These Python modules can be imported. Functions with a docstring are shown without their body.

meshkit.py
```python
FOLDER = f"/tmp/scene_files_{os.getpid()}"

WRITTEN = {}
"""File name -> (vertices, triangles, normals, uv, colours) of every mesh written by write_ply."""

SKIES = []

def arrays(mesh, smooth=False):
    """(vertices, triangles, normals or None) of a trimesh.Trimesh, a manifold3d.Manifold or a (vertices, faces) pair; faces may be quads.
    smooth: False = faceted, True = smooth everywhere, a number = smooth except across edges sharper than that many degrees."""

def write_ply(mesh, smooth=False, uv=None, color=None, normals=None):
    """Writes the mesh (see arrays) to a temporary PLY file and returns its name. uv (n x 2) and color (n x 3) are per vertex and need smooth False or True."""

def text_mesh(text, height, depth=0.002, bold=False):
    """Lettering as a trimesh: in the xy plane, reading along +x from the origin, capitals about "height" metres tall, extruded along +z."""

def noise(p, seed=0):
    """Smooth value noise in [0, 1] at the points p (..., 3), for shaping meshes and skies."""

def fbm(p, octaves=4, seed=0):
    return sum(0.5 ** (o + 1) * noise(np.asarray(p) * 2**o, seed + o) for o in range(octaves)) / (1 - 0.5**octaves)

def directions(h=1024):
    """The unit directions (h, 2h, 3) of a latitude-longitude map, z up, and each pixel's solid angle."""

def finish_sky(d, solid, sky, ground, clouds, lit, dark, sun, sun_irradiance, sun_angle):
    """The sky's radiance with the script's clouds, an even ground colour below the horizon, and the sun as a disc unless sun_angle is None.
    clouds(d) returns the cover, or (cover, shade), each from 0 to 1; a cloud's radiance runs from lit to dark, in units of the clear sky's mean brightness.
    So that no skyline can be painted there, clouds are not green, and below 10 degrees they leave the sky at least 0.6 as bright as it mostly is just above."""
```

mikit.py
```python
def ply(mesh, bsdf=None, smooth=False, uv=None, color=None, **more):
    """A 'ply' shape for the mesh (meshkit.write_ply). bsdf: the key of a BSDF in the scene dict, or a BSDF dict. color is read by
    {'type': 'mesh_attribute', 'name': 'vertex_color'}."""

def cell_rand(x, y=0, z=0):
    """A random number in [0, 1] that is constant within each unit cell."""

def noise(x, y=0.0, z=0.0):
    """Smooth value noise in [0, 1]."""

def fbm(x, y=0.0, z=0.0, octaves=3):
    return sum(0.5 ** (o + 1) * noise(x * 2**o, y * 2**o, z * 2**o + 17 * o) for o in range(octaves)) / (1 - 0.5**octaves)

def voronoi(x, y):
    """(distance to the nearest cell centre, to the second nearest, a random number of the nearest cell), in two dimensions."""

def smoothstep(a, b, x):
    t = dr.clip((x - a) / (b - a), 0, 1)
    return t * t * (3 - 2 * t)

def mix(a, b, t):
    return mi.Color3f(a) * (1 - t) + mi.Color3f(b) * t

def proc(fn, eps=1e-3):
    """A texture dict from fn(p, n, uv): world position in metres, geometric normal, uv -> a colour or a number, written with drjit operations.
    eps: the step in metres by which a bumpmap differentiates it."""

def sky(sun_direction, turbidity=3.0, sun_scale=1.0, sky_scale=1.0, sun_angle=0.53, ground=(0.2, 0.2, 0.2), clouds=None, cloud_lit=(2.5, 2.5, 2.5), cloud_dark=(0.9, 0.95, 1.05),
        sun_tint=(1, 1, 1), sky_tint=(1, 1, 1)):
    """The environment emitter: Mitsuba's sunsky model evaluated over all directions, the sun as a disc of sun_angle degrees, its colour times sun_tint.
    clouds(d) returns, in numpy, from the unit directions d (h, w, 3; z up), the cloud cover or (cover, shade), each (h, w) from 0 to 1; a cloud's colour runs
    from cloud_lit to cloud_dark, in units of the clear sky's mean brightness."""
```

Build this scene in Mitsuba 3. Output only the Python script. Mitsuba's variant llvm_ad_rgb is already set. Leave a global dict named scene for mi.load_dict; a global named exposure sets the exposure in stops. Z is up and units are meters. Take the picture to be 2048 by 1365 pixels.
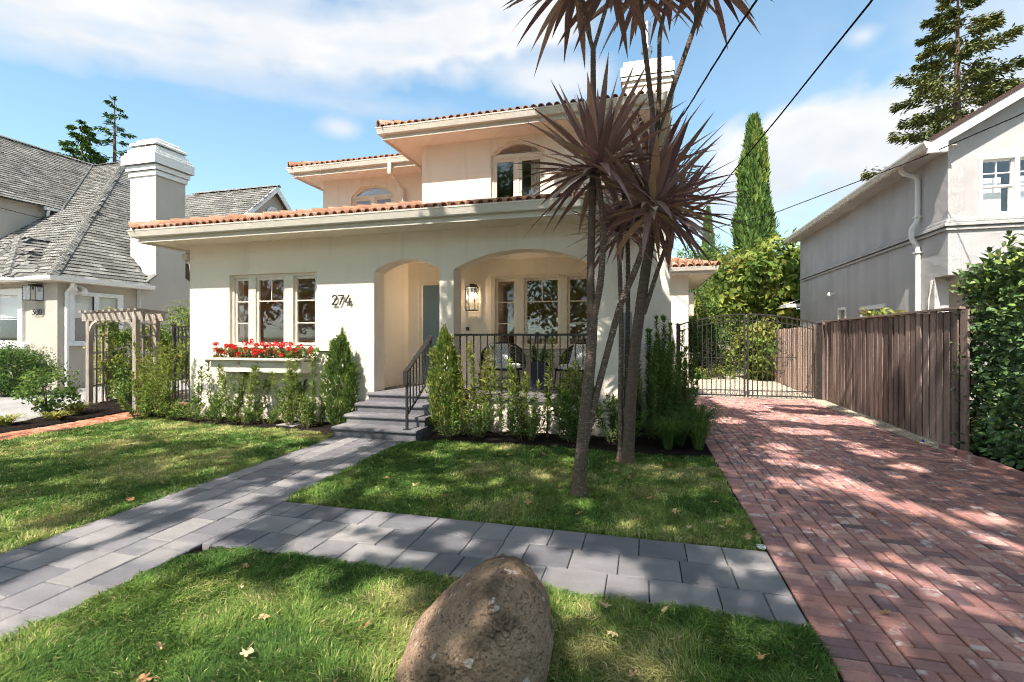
import math
import numpy as np
import drjit as dr
import mitsuba as mi
import trimesh
import shapely
from shapely.geometry import Polygon, Point, box as sbox
import mikit, meshkit
from mikit import proc, fbm, noise, voronoi, cell_rand, smoothstep, mix

T = mi.ScalarTransform4f
scene, labels = {}, {}

# ---------------------------------------------------------------- camera, sky, exposure
YAW = math.radians(15.07)
EYE = [0.0, 0.0, 1.6]
scene['camera'] = {
    'type': 'perspective', 'fov': 92.587, 'fov_axis': 'x', 'near_clip': 0.05, 'far_clip': 3000.0,
    'principal_point_offset_y': 0.00458,
    'to_world': T().look_at(origin=EYE, target=[-math.sin(YAW), math.cos(YAW), 1.6], up=[0, 0, 1])}
SUN = np.array([-0.17, -0.80, 1.0])
exposure = 3.45


def clouds(d):
    az = np.degrees(np.arctan2(d[..., 0], d[..., 1]))
    el = np.degrees(np.arcsin(np.clip(d[..., 2], -1, 1)))
    h = np.maximum(d[..., 2], 0.03)
    q = np.stack([d[..., 0] / (h + 0.25), d[..., 1] / (h + 0.25), np.zeros_like(h)], -1)
    f = meshkit.fbm(q * 2.6 + 3.1, 6, 5)
    f2 = meshkit.fbm(q * 7.0 + 9.1, 5, 11)
    fine = meshkit.fbm(d * 22.0, 5, 3)
    cov = 0.9 * np.clip((f - 0.50) / 0.16, 0, 1)          # scattered cloud over the rest of the sky
    front = np.exp(-((az + 18) / 52) ** 4)
    cov = cov * (1 - front)
    

    def bank(a0, e0, ra, re, edge, amp, tilt=0.0, dens=1.0):
        x = (az - a0) / ra
        y = (el - e0 - tilt * (az - a0)) / re
        r = np.sqrt(x * x + y * y)
        v = 1 - r + amp * (fine - 0.5) * 2 + amp * (f2 - 0.5) * 1.4
        return dens * np.clip(v / edge, 0, 1) ** 1.3
    streak = meshkit.fbm(np.stack([az / 16.0, (el - 0.10 * az) / 2.6, az * 0], -1), 5, 21)
    low = 21.2 + 0.135 * (az + 61) + 3.2 * (streak - 0.5) + 3.0 * (fine - 0.5)
    deck = np.clip((el - low) / 2.6, 0, 1) * np.clip((-3.5 - az + 5 * (fine - .5)) / 6, 0, 1) * np.clip((58 - el) / 14, 0, 1) * np.clip((az + 105) / 20, 0, 1)
    deck = deck * np.clip(0.74 + 1.4 * (streak - 0.42) + 0.8 * (fine - .5), 0.12, 0.97)
    parts = [deck, bank(-34, 24.2, 20, 1.5, 0.9, 0.5, 0.03, 0.40), bank(-10, 27.6, 9, 3.0, 0.6, 0.4, 0, 0.85),
             bank(14, 18.5, 10.5, 5.0, 0.35, 0.3, 0.03, 0.95), bank(24, 17.5, 10, 5.2, 0.4, 0.3, 0, 0.95), bank(10, 13.5, 14, 4.0, 0.7, 0.3, 0, 0.7), bank(3, 11, 8, 2.0, 0.8, 0.4, 0, 0.5),
             bank(-34.4, 22.0, 3.3, 1.5, 0.7, 0.25, 0, 0.75), bank(20.6, 26.6, 2.1, 1.25, 0.8, 0.25, 0, 0.6), bank(34, 26, 3, 1.3, 0.9, 0.3, 0, 0.4)]
    for p in parts:
        cov = 1 - (1 - cov) * (1 - p)
    shade = np.clip(0.35 + 0.9 * (f2 - 0.5) - 0.04 * (el - 27) * (az < 0) - 0.07 * (el - 18) * (az >= 0), 0, 1)
    shade = np.clip(shade + 0.9 * (fine - 0.5), 0, 0.9)
    return cov, shade


scene['sky'] = mikit.sky(SUN, turbidity=3.0, sun_scale=0.55, sky_scale=0.81, ground=(0.16, 0.16, 0.13), clouds=clouds,
                         cloud_lit=(1.42, 1.42, 1.42), cloud_dark=(1.02, 1.12, 1.24), sky_tint=(1.03, 1.01, 0.83), sun_tint=(0.93, 1.02, 1.22))

# ---------------------------------------------------------------- mesh helper
rng = np.random.default_rng(7)


class MB:
    """collects triangles with a per-vertex (tone, random) pair in uv; hard edges have vertices of their own"""

    def __init__(self, uv=(0.5, 0.5)):
        self.V, self.F, self.U, self.n, self.uv = [], [], [], 0, uv

    def add(self, v, f, uv=None):
        v = np.asarray(v, float).reshape(-1, 3)
        f = np.asarray(f, int)
        if f.shape[1] == 4:
            f = np.vstack([f[:, [0, 1, 2]], f[:, [0, 2, 3]]])
        self.V.append(v)
        self.F.append(f + self.n)
        u = np.asarray(self.uv if uv is None else uv, float)
        self.U.append(np.tile(u, (len(v), 1)) if u.ndim == 1 else u)
        self.n += len(v)
        return self

    def flat(self, v, f, uv=None):
        v, f = np.asarray(v, float), np.asarray(f, int)
        if f.shape[1] == 4:
            f = np.vstack([f[:, [0, 1, 2]], f[:, [0, 2, 3]]])
        return self.add(v[f].reshape(-1, 3), np.arange(len(f) * 3).reshape(-1, 3), uv)

    def quads(self, v, f, uv=None):
        """flat quads, each with four vertices of its own"""
        v, f = np.asarray(v, float), np.asarray(f, int)
        return self.add(v[f].reshape(-1, 3), np.arange(len(f) * 4).reshape(-1, 4), uv)

    def box(self, x0, x1, y0, y1, z0, z1, R=None, o=None, c=0.0, uv=None):
        """box, c: chamfer of the top edges; R, o: rotation (columns) and origin"""
        b = [[x0, y0, z0], [x1, y0, z0], [x1, y1, z0], [x0, y1, z0]]
        if c > 0:
            m = [[x0, y0, z1 - c], [x1, y0, z1 - c], [x1, y1, z1 - c], [x0, y1, z1 - c]]
            t = [[x0 + c, y0 + c, z1], [x1 - c, y0 + c, z1], [x1 - c, y1 - c, z1], [x0 + c, y1 - c, z1]]
            v = np.array(b + m + t, float)
            f = [[0, 1, 5, 4], [1, 2, 6, 5], [2, 3, 7, 6], [3, 0, 4, 7], [4, 5, 9, 8], [5, 6, 10, 9], [6, 7, 11, 10], [7, 4, 8, 11], [8, 9, 10, 11]]
        else:
            v = np.array(b + [[x0, y0, z1], [x1, y0, z1], [x1, y1, z1], [x0, y1, z1]], float)
            f = [[0, 1, 5, 4], [1, 2, 6, 5], [2, 3, 7, 6], [3, 0, 4, 7], [4, 5, 6, 7], [3, 2, 1, 0]]
        if R is not None:
            v = v @ np.asarray(R, float).T
        if o is not None:
            v = v + np.asarray(o, float)
        return self.quads(v, f, uv)

    def tube(self, pts, rad, sides=8, uv=None, caps=True, square=False):
        p = np.asarray(pts, float)
        rad = np.broadcast_to(np.asarray(rad, float), (len(p),))
        t = np.gradient(p, axis=0)
        t /= np.linalg.norm(t, axis=1, keepdims=True) + 1e-12
        ref = np.array([0, 0, 1.0]) if abs(t[len(t) // 2][2]) < 0.85 else np.array([0, 1.0, 0])
        a = np.cross(t, ref)
        a /= np.linalg.norm(a, axis=1, keepdims=True) + 1e-12
        b = np.cross(t, a)
        ang = np.arange(sides) * 2 * np.pi / sides + (np.pi / 4 if square else 0)
        v = p[:, None] + rad[:, None, None] * (np.cos(ang)[None, :, None] * a[:, None] + np.sin(ang)[None, :, None] * b[:, None])
        n, v = len(p), v.reshape(-1, 3)
        i, j = np.meshgrid(np.arange(n - 1), np.arange(sides), indexing='ij')
        q = np.stack([i * sides + j, i * sides + (j + 1) % sides, (i + 1) * sides + (j + 1) % sides, (i + 1) * sides + j], -1).reshape(-1, 4)
        (self.quads if square else self.add)(v, q, uv)
        if caps:
            k = np.arange(1, sides - 1)
            cap = np.stack([k * 0, k, k + 1], 1)
            self.add(v[:sides], cap[:, ::-1], uv)
            self.add(v[-sides:], cap, uv)
        return self

    def bar(self, a, b, w, uv=None):
        return self.tube([a, b], w * 0.7071, 4, uv, True, True)

    def lathe(self, c, prof, sides=20, uv=None):
        """profile [(r, z)...] about a vertical axis through c"""
        ang = np.arange(sides) * 2 * np.pi / sides
        pr = np.asarray(prof, float)
        v = np.stack([pr[:, 0][:, None] * np.cos(ang), pr[:, 0][:, None] * np.sin(ang), np.broadcast_to(pr[:, 1][:, None], (len(pr), sides))], -1).reshape(-1, 3) + np.asarray(c, float)
        i, j = np.meshgrid(np.arange(len(pr) - 1), np.arange(sides), indexing='ij')
        q = np.stack([i * sides + j, i * sides + (j + 1) % sides, (i + 1) * sides + (j + 1) % sides, (i + 1) * sides + j], -1).reshape(-1, 4)
        return self.add(v, q, uv)

    def extrude(self, poly, h, fn, uv=None):
        """shapely polygon extruded by h in local z, mapped by fn(v)->v; hard edges"""
        for g in getattr(poly, 'geoms', [poly]):
            m = trimesh.creation.extrude_polygon(g, h, engine='earcut')
            self.flat(fn(np.array(m.vertices)), np.array(m.faces), uv)
        return self

    def wallY(self, poly, y0, y1, uv=None):
        """polygon in (x, z) extruded from y0 to y1"""
        return self.extrude(poly, y1 - y0, lambda v: np.stack([v[:, 0], y0 + v[:, 2], v[:, 1]], 1), uv)

    def wallX(self, poly, x0, x1, uv=None):
        """polygon in (y, z) extruded from x0 to x1"""
        return self.extrude(poly, x1 - x0, lambda v: np.stack([x0 + v[:, 2], v[:, 0], v[:, 1]], 1), uv)

    def slab(self, poly, z0, z1, uv=None):
        return self.extrude(poly, z1 - z0, lambda v: v + np.array([0, 0, z0]), uv)

    def leaves(self, P, D, N, L, W, tone, rnd, fold=0.25, mid=0.45, droop=0.0):
        """one folded four-point leaf per row: base P, direction D, normal N"""
        P, D, N = (np.asarray(x, float) for x in (P, D, N))
        n = len(P)
        L, W = np.broadcast_to(L, (n,))[:, None], np.broadcast_to(W, (n,))[:, None]
        D = D / (np.linalg.norm(D, axis=1, keepdims=True) + 1e-9)
        S = np.cross(D, N)
        S /= np.linalg.norm(S, axis=1, keepdims=True) + 1e-9
        N = np.cross(S, D)
        tip = P + D * L - N * L * droop
        a = P + D * L * mid + S * W / 2 + N * W * fold
        b = P + D * L * mid - S * W / 2 + N * W * fold
        v = np.stack([P, a, tip, b], 1).reshape(-1, 3)
        k = np.arange(n)[:, None] * 4
        f = np.vstack([k + [0, 1, 2], k + [0, 2, 3]])
        u = np.stack([np.broadcast_to(tone, (n,)), np.broadcast_to(rnd, (n,))], 1)
        return self.add(v, f, np.repeat(u, 4, 0))

    def arrays(self):
        return np.vstack(self.V), np.vstack(self.F), np.vstack(self.U)


def unit(v):
    v = np.asarray(v, float)
    return v / (np.linalg.norm(v, axis=-1, keepdims=True) + 1e-12)


def numbered(key):
    if key not in scene and key not in labels and key not in used:
        used.add(key)
        return key
    n = counters.get(key, 0) + 1
    while f'{key}_{n:03d}' in used:
        n += 1
    counters[key] = n
    used.add(f'{key}_{n:03d}')
    return f'{key}_{n:03d}'


used, counters = set(), {}


def tag(key, label=None, cat=None, group=None, kind=None):
    d = {k: v for k, v in (('label', label), ('category', cat), ('group', group), ('kind', kind)) if v}
    if d:
        labels[key] = d
    return key


def put(key, mb, mat, smooth=True, **extra):
    v, f, u = mb.arrays()
    scene[key] = mikit.ply((v, f), mat, smooth, uv=u, **extra)
    return key


def thing(name, label, cat, group=None):
    """a thing whose parts follow"""
    return tag(numbered(name), label, cat, group)


def solo(name, mb, mat, label, cat, group=None, kind=None):
    """a thing of one mesh"""
    return tag(put(numbered(name), mb, mat), label, cat, group, kind)


def struct(name, mb, mat, label=None):
    return tag(put(numbered(name), mb, mat), label, None, None, 'structure')


def part(parent, name, mb, mat, label=None, kind=None, **extra):
    return tag(put(numbered(parent + '__' + name), mb, mat, **extra), label, None, None, kind)


# ---------------------------------------------------------------- materials
def ramp(u, cols):
    n = len(cols) - 1
    c = mi.Color3f(*cols[0])
    for i in range(n):
        c = mix(c, cols[i + 1], dr.clip(u * n - i, 0, 1))
    return c


def bs(name, b, bump=None, scale=1.0, eps=1e-3, two=True):
    if bump is not None:
        b = {'type': 'bumpmap', 't': proc(bump, eps), 'scale': scale, 'b': b}
    scene[name] = {'type': 'twosided', 'b': b} if two else b
    return name


def diffuse(fn):
    return {'type': 'diffuse', 'reflectance': proc(fn) if callable(fn) else {'type': 'rgb', 'value': list(fn)}}


def princ(fn, rough=0.5, spec=0.5, metal=0.0, **k):
    return {'type': 'principled', 'base_color': proc(fn) if callable(fn) else {'type': 'rgb', 'value': list(fn)}, 'roughness': rough, 'specular': spec, 'metallic': metal, **k}


def stucco_col(base, amp=0.06, streak=0.05):
    def fn(p, n, uv):
        a = fbm(p.x * 1.3, p.y * 1.3, p.z * 1.3, 4)
        s = fbm(p.x * 5 + p.y * 5, p.z * 0.5, 3.0, 3)
        g = noise(p.x * 45, p.y * 45, p.z * 45)
        return mi.Color3f(*base) * (1 + amp * (a - 0.5) * 2 + streak * (s - 0.5) + 0.05 * (g - 0.5))
    return fn


def stucco_bump(k=14.0):
    return lambda p, n, uv: fbm(p.x * k, p.y * k, p.z * k, 3) + 0.35 * noise(p.x * 90, p.y * 90, p.z * 90)


def house_col(p, n, uv):
    c = stucco_col((0.80, 0.725, 0.62))(p, n, uv)
    drip = smoothstep(0.56, 0.80, fbm(p.x * 7 + p.y * 7, p.z * 0.55, 8.0, 4))
    dirt = smoothstep(0.30, 0.02, p.z + 0.16 * (fbm(p.x * 4, p.y * 4, p.z * 4, 3) - 0.5)) * 0.45
    return mix(c * (1 - 0.07 * drip), (0.42, 0.37, 0.30), dirt)


bs('cream_stucco', diffuse(house_col), stucco_bump(), 0.006, 0.002)
bs('cream_trim', diffuse(stucco_col((0.64, 0.60, 0.52), 0.09, 0.13)), None)
bs('window_paint', princ(stucco_col((0.66, 0.60, 0.50), 0.03), 0.45, 0.4))
bs('white_paint', princ(stucco_col((0.80, 0.80, 0.79), 0.04), 0.5, 0.4))
bs('gray_stucco', diffuse(stucco_col((0.50, 0.46, 0.40), 0.06)), stucco_bump(), 0.006, 0.002)
bs('beige_stucco', diffuse(stucco_col((0.49, 0.475, 0.47), 0.16, 0.2)), stucco_bump(7.0), 0.016, 0.003)


def white_chimney(p, n, uv):
    return mi.Color3f(0.78, 0.77, 0.74) * (0.95 + 0.1 * fbm(p.x * 2, p.y * 2, p.z * 2, 3))


bs('white_stucco', diffuse(white_chimney), stucco_bump(), 0.006, 0.002)


def tile_col(p, n, uv):
    c = ramp(uv.x, [(0.17, 0.08, 0.06), (0.34, 0.165, 0.105), (0.43, 0.245, 0.165), (0.52, 0.345, 0.25)])
    a = fbm(p.x * 9, p.y * 9, p.z * 9, 3)
    w = smoothstep(0.58, 0.75, fbm(p.x * 4 + 7, p.y * 4, p.z * 4, 4))
    return mix(c * (0.7 + 0.6 * a), (0.60, 0.50, 0.42), w * 0.35)


bs('terracotta', diffuse(tile_col))
bs('black_metal', princ((0.022, 0.021, 0.021), 0.45, 0.5))
bs('steel', princ((0.55, 0.56, 0.58), 0.35, 0.5, 1.0))
bs('teal_paint', princ(stucco_col((0.12, 0.195, 0.245), 0.03), 0.4, 0.5))
bs('gray_plastic', princ((0.25, 0.31, 0.34), 0.5, 0.4))
bs('dark_room', diffuse(lambda p, n, uv: mi.Color3f(0.72, 0.44, 0.28) * (0.8 + 0.4 * noise(p.x * 2, p.y * 2, p.z * 2))))
bs('gray_room', diffuse((0.30, 0.30, 0.31)))
bs('dark_cloth', diffuse((0.22, 0.06, 0.05)))
bs('pale_cloth', diffuse((0.62, 0.60, 0.58)))
bs('glass', {'type': 'thindielectric', 'int_ior': 1.68}, two=False)


def paver_col(p, n, uv):
    c = ramp(uv.x, [(0.125, 0.122, 0.134), (0.165, 0.161, 0.172), (0.205, 0.198, 0.203), (0.25, 0.24, 0.236)])
    o = uv.y * 50
    a = fbm(p.x * 3.3 + o, p.y * 3.3 + o, 1.0, 5)
    s = fbm(p.x * 2.0 + o, p.y * 16.0 + o, 2.0, 3)
    g = noise(p.x * 260, p.y * 260, 0.0)
    dust = smoothstep(0.62, 0.8, fbm(p.x * 1.7 + 3, p.y * 1.7, 5.0, 5))
    return mix(c * (0.68 + 0.42 * a + 0.22 * s + 0.16 * (g - 0.5)), (0.46, 0.43, 0.39), dust * 0.3)


bs('paver', princ(paver_col, 0.75, 0.25), lambda p, n, uv: fbm(p.x * 11 + uv.y * 9, p.y * 11, 3.0, 4) + 0.3 * noise(p.x * 120, p.y * 120, 0.0), 0.006, 0.002)


def brick_col(p, n, uv):
    c = ramp(uv.x, [(0.17, 0.11, 0.115), (0.28, 0.16, 0.155), (0.37, 0.195, 0.18), (0.41, 0.205, 0.165), (0.48, 0.29, 0.245)])
    o = uv.y * 40
    a = fbm(p.x * 14 + o, p.y * 14, p.z * 14, 4)
    g = noise(p.x * 180, p.y * 180, p.z * 180)
    b = smoothstep(0.45, 0.7, fbm(p.x * 22 + o, p.y * 22 + o, 7.0, 4) + (uv.y - 1.0) * 0.55)
    dark = smoothstep(0.55, 0.75, fbm(p.x * 1.1, p.y * 1.1, 2.0, 4))
    c = c * (0.78 + 0.46 * a + 0.16 * (g - 0.5)) * (1 - 0.16 * dark)
    return mix(c, (0.56, 0.50, 0.47), b * 0.75)


bs('brick', princ(brick_col, 0.75, 0.25), lambda p, n, uv: fbm(p.x * 30 + uv.y * 9, p.y * 30, p.z * 30, 3), 0.004, 0.002)
bs('path_brick', diffuse(lambda p, n, uv: ramp(uv.x, [(0.30, 0.125, 0.08), (0.44, 0.20, 0.12), (0.52, 0.29, 0.20)]) * (0.75 + 0.5 * fbm(p.x * 14 + uv.y * 40, p.y * 14, 1.0, 4))))
bs('concrete', diffuse(stucco_col((0.36, 0.35, 0.335), 0.18)))
bs('asphalt', diffuse(stucco_col((0.13, 0.13, 0.125), 0.2)))
bs('joint_sand', diffuse(stucco_col((0.045, 0.038, 0.036), 0.3)))
bs('soil', diffuse(stucco_col((0.24, 0.20, 0.14), 0.3)))


def lawn_col(p, n, uv):
    a = fbm(p.x * 2.2, p.y * 2.2, 1.0, 4)
    b = noise(p.x * 30, p.y * 30, 2.0)
    return mix((0.085, 0.125, 0.04), (0.24, 0.21, 0.10), smoothstep(0.42, 0.7, a) * 0.7 + 0.25 * b)


bs('lawn_soil', diffuse(lawn_col))
bs('mulch', diffuse(lambda p, n, uv: ramp(uv.x, [(0.012, 0.011, 0.011), (0.03, 0.024, 0.02), (0.07, 0.05, 0.035)]) * (0.6 + 0.8 * noise(p.x * 60, p.y * 60, p.z * 60))))


def gravel_col(p, n, uv):
    d1, d2, r = voronoi(p.x * 70, p.y * 70)
    return mi.Color3f(0.64, 0.57, 0.46) * (0.62 + 0.65 * r) * (1.05 - 0.5 * d1)


bs('gravel', diffuse(gravel_col))
bs('pebble', diffuse(lambda p, n, uv: ramp(uv.x, [(0.33, 0.28, 0.21), (0.55, 0.48, 0.36), (0.68, 0.62, 0.5)])))


def leaf_tone(u, v):
    return ramp(u, [(0.034, 0.066, 0.034), (0.072, 0.138, 0.046), (0.14, 0.225, 0.055), (0.25, 0.31, 0.07), (0.42, 0.36, 0.11)]) * (0.62 + 0.76 * v)


def leafmat(name, rough, spec, trans):
    scene[name] = {'type': 'principledthin', 'base_color': proc(lambda p, n, uv: leaf_tone(uv.x, uv.y)), 'roughness': rough, 'spec_trans': 0.0, 'eta': 1.4, 'diff_trans': trans}
    return name


leafmat('leaf', 0.6, 0.3, 0.7)
bs('redwood_needle', diffuse(lambda p, n, uv: ramp(uv.x, [(0.04, 0.065, 0.04), (0.10, 0.135, 0.06), (0.19, 0.205, 0.075), (0.31, 0.275, 0.10), (0.36, 0.29, 0.11)]) * (0.6 + 0.8 * uv.y)))
bs('leaf_gloss', princ(lambda p, n, uv: leaf_tone(uv.x, uv.y) * 1.25, 0.40, 0.5))
bs('needle', diffuse(lambda p, n, uv: leaf_tone(uv.x, uv.y)))


def grass_col(p, n, uv):
    return ramp(uv.x, [(0.115, 0.215, 0.058), (0.185, 0.305, 0.072), (0.29, 0.385, 0.10), (0.46, 0.46, 0.18), (0.66, 0.57, 0.34)]) * (0.6 + 0.8 * uv.y)


scene['grass_blade'] = {'type': 'principledthin', 'base_color': proc(grass_col), 'roughness': 0.55, 'spec_trans': 0.0, 'eta': 1.35, 'diff_trans': 0.9}


def cord_col(p, n, uv):
    c = ramp(uv.x, [(0.16, 0.092, 0.10), (0.255, 0.150, 0.138), (0.34, 0.215, 0.165), (0.45, 0.35, 0.21), (0.55, 0.47, 0.30)])
    return c * (0.7 + 0.6 * uv.y)


bs('cordyline_leaf', princ(cord_col, 0.42, 0.45))


def cbark(p, n, uv):
    a = fbm(p.x * 18, p.y * 18, p.z * 30, 4)
    ring = noise(p.x * 26, p.y * 26, p.z * 75)
    sp = smoothstep(0.70, 0.80, noise(p.x * 60, p.y * 60, p.z * 95)) * smoothstep(0.35, 0.6, uv.x)
    c = mix((0.055, 0.042, 0.034), (0.215, 0.160, 0.125), a * 0.6 + ring * 0.4)
    base = smoothstep(0.32, 0.0, p.z)
    c = mix(c, (0.15, 0.095, 0.06), base * 0.6)
    return mix(c, (0.50, 0.43, 0.36), sp * 0.75)


bs('cordyline_bark', diffuse(cbark), lambda p, n, uv: noise(p.x * 30, p.y * 30, p.z * 80) + fbm(p.x * 40, p.y * 40, p.z * 14, 3), 0.012, 0.002)
bs('bark', diffuse(lambda p, n, uv: mi.Color3f(0.16, 0.115, 0.085) * (0.5 + fbm(p.x * 9, p.y * 9, p.z * 2.5, 4))))
bs('twig', diffuse(lambda p, n, uv: ramp(uv.x, [(0.06, 0.05, 0.03), (0.20, 0.15, 0.09), (0.40, 0.33, 0.24)])))


def plank_col(p, n, uv):
    c = ramp(uv.x, [(0.16, 0.125, 0.11), (0.28, 0.215, 0.185), (0.40, 0.31, 0.265), (0.54, 0.39, 0.31)])
    o = uv.y * 30
    g = fbm(p.x * 30 + o, p.y * 30 + o, p.z * 1.6 + o, 4)
    s = fbm(p.x * 7 + o, p.y * 7, p.z * 0.9, 4)
    dk = smoothstep(0.5, 0.75, fbm(p.x * 3, p.y * 3.0, p.z * 0.7 + 4, 4))
    return c * (0.45 + 0.62 * g + 0.5 * s) * (1 - 0.55 * dk)


bs('fence_wood', diffuse(plank_col), lambda p, n, uv: fbm(p.x * 60 + uv.y * 9, p.y * 60, p.z * 3, 3), 0.006, 0.002)


def gray_wood(p, n, uv):
    g = fbm(p.x * 25 + uv.y * 30, p.y * 25, p.z * 25 * (0.15 + 0.0 * p.z), 4)
    return ramp(uv.x, [(0.20, 0.16, 0.13), (0.38, 0.335, 0.285), (0.56, 0.525, 0.475)]) * (0.55 + 0.9 * g)


bs('weathered_wood', diffuse(gray_wood))


def shingle_col(p, n, uv):
    c = ramp(uv.x, [(0.155, 0.152, 0.14), (0.21, 0.207, 0.19), (0.265, 0.26, 0.238), (0.33, 0.325, 0.30)])
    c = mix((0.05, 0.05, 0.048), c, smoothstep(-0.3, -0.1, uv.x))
    return c * (0.8 + 0.25 * noise(p.x * 90, p.y * 90, p.z * 90) + 0.3 * (fbm(p.x * 1.2, p.y * 1.2, p.z * 1.2, 3) - 0.5))


bs('shingle', diffuse(shingle_col))


def rock_col(p, n, uv):
    a = fbm(p.x * 3.5, p.y * 3.5, p.z * 3.5, 5)
    b = fbm(p.x * 14, p.y * 14, p.z * 14, 4)
    g = noise(p.x * 170, p.y * 170, p.z * 170)
    c = mix((0.19, 0.120, 0.080), (0.40, 0.285, 0.20), a * 0.6 + b * 0.5)
    c = c * (0.75 + 0.5 * g)
    pit = smoothstep(0.70, 0.82, noise(p.x * 95 + 4, p.y * 95, p.z * 95))
    c = mix(c, (0.07, 0.045, 0.035), pit * 0.6)
    moss = smoothstep(0.60, 0.72, fbm(p.x * 7 + 20, p.y * 7, p.z * 7, 5) + 0.20 * smoothstep(0.30, 0.5, p.z) * smoothstep(-0.85, -0.5, p.x))
    c = mix(c, (0.075, 0.062, 0.045), moss * 0.6)
    li = smoothstep(0.69, 0.75, fbm(p.x * 17 + 40, p.y * 17 + 11, p.z * 17, 5))
    return mix(c, (0.60, 0.54, 0.48), li * 0.65)


bs('rock', diffuse(rock_col), lambda p, n, uv: fbm(p.x * 22, p.y * 22, p.z * 22, 5) + 0.5 * noise(p.x * 85, p.y * 85, p.z * 85) + 0.6 * smoothstep(0.6, 0.8, noise(p.x * 40, p.y * 40, p.z * 40)), 0.024, 0.002)
bs('wicker', princ((0.018, 0.017, 0.018), 0.55, 0.4))


def stripe_cloth(p, n, uv):
    w = uv.x * 9 + 0.35 * dr.sin(uv.y * 34)
    f = w - dr.floor(w)
    k = smoothstep(0.10, 0.16, f) * (1 - smoothstep(0.40, 0.46, f)) + 0.8 * smoothstep(0.55, 0.59, f) * (1 - smoothstep(0.66, 0.70, f))
    return mix((0.72, 0.73, 0.74), (0.11, 0.17, 0.26), dr.clip(k, 0, 1))


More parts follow.
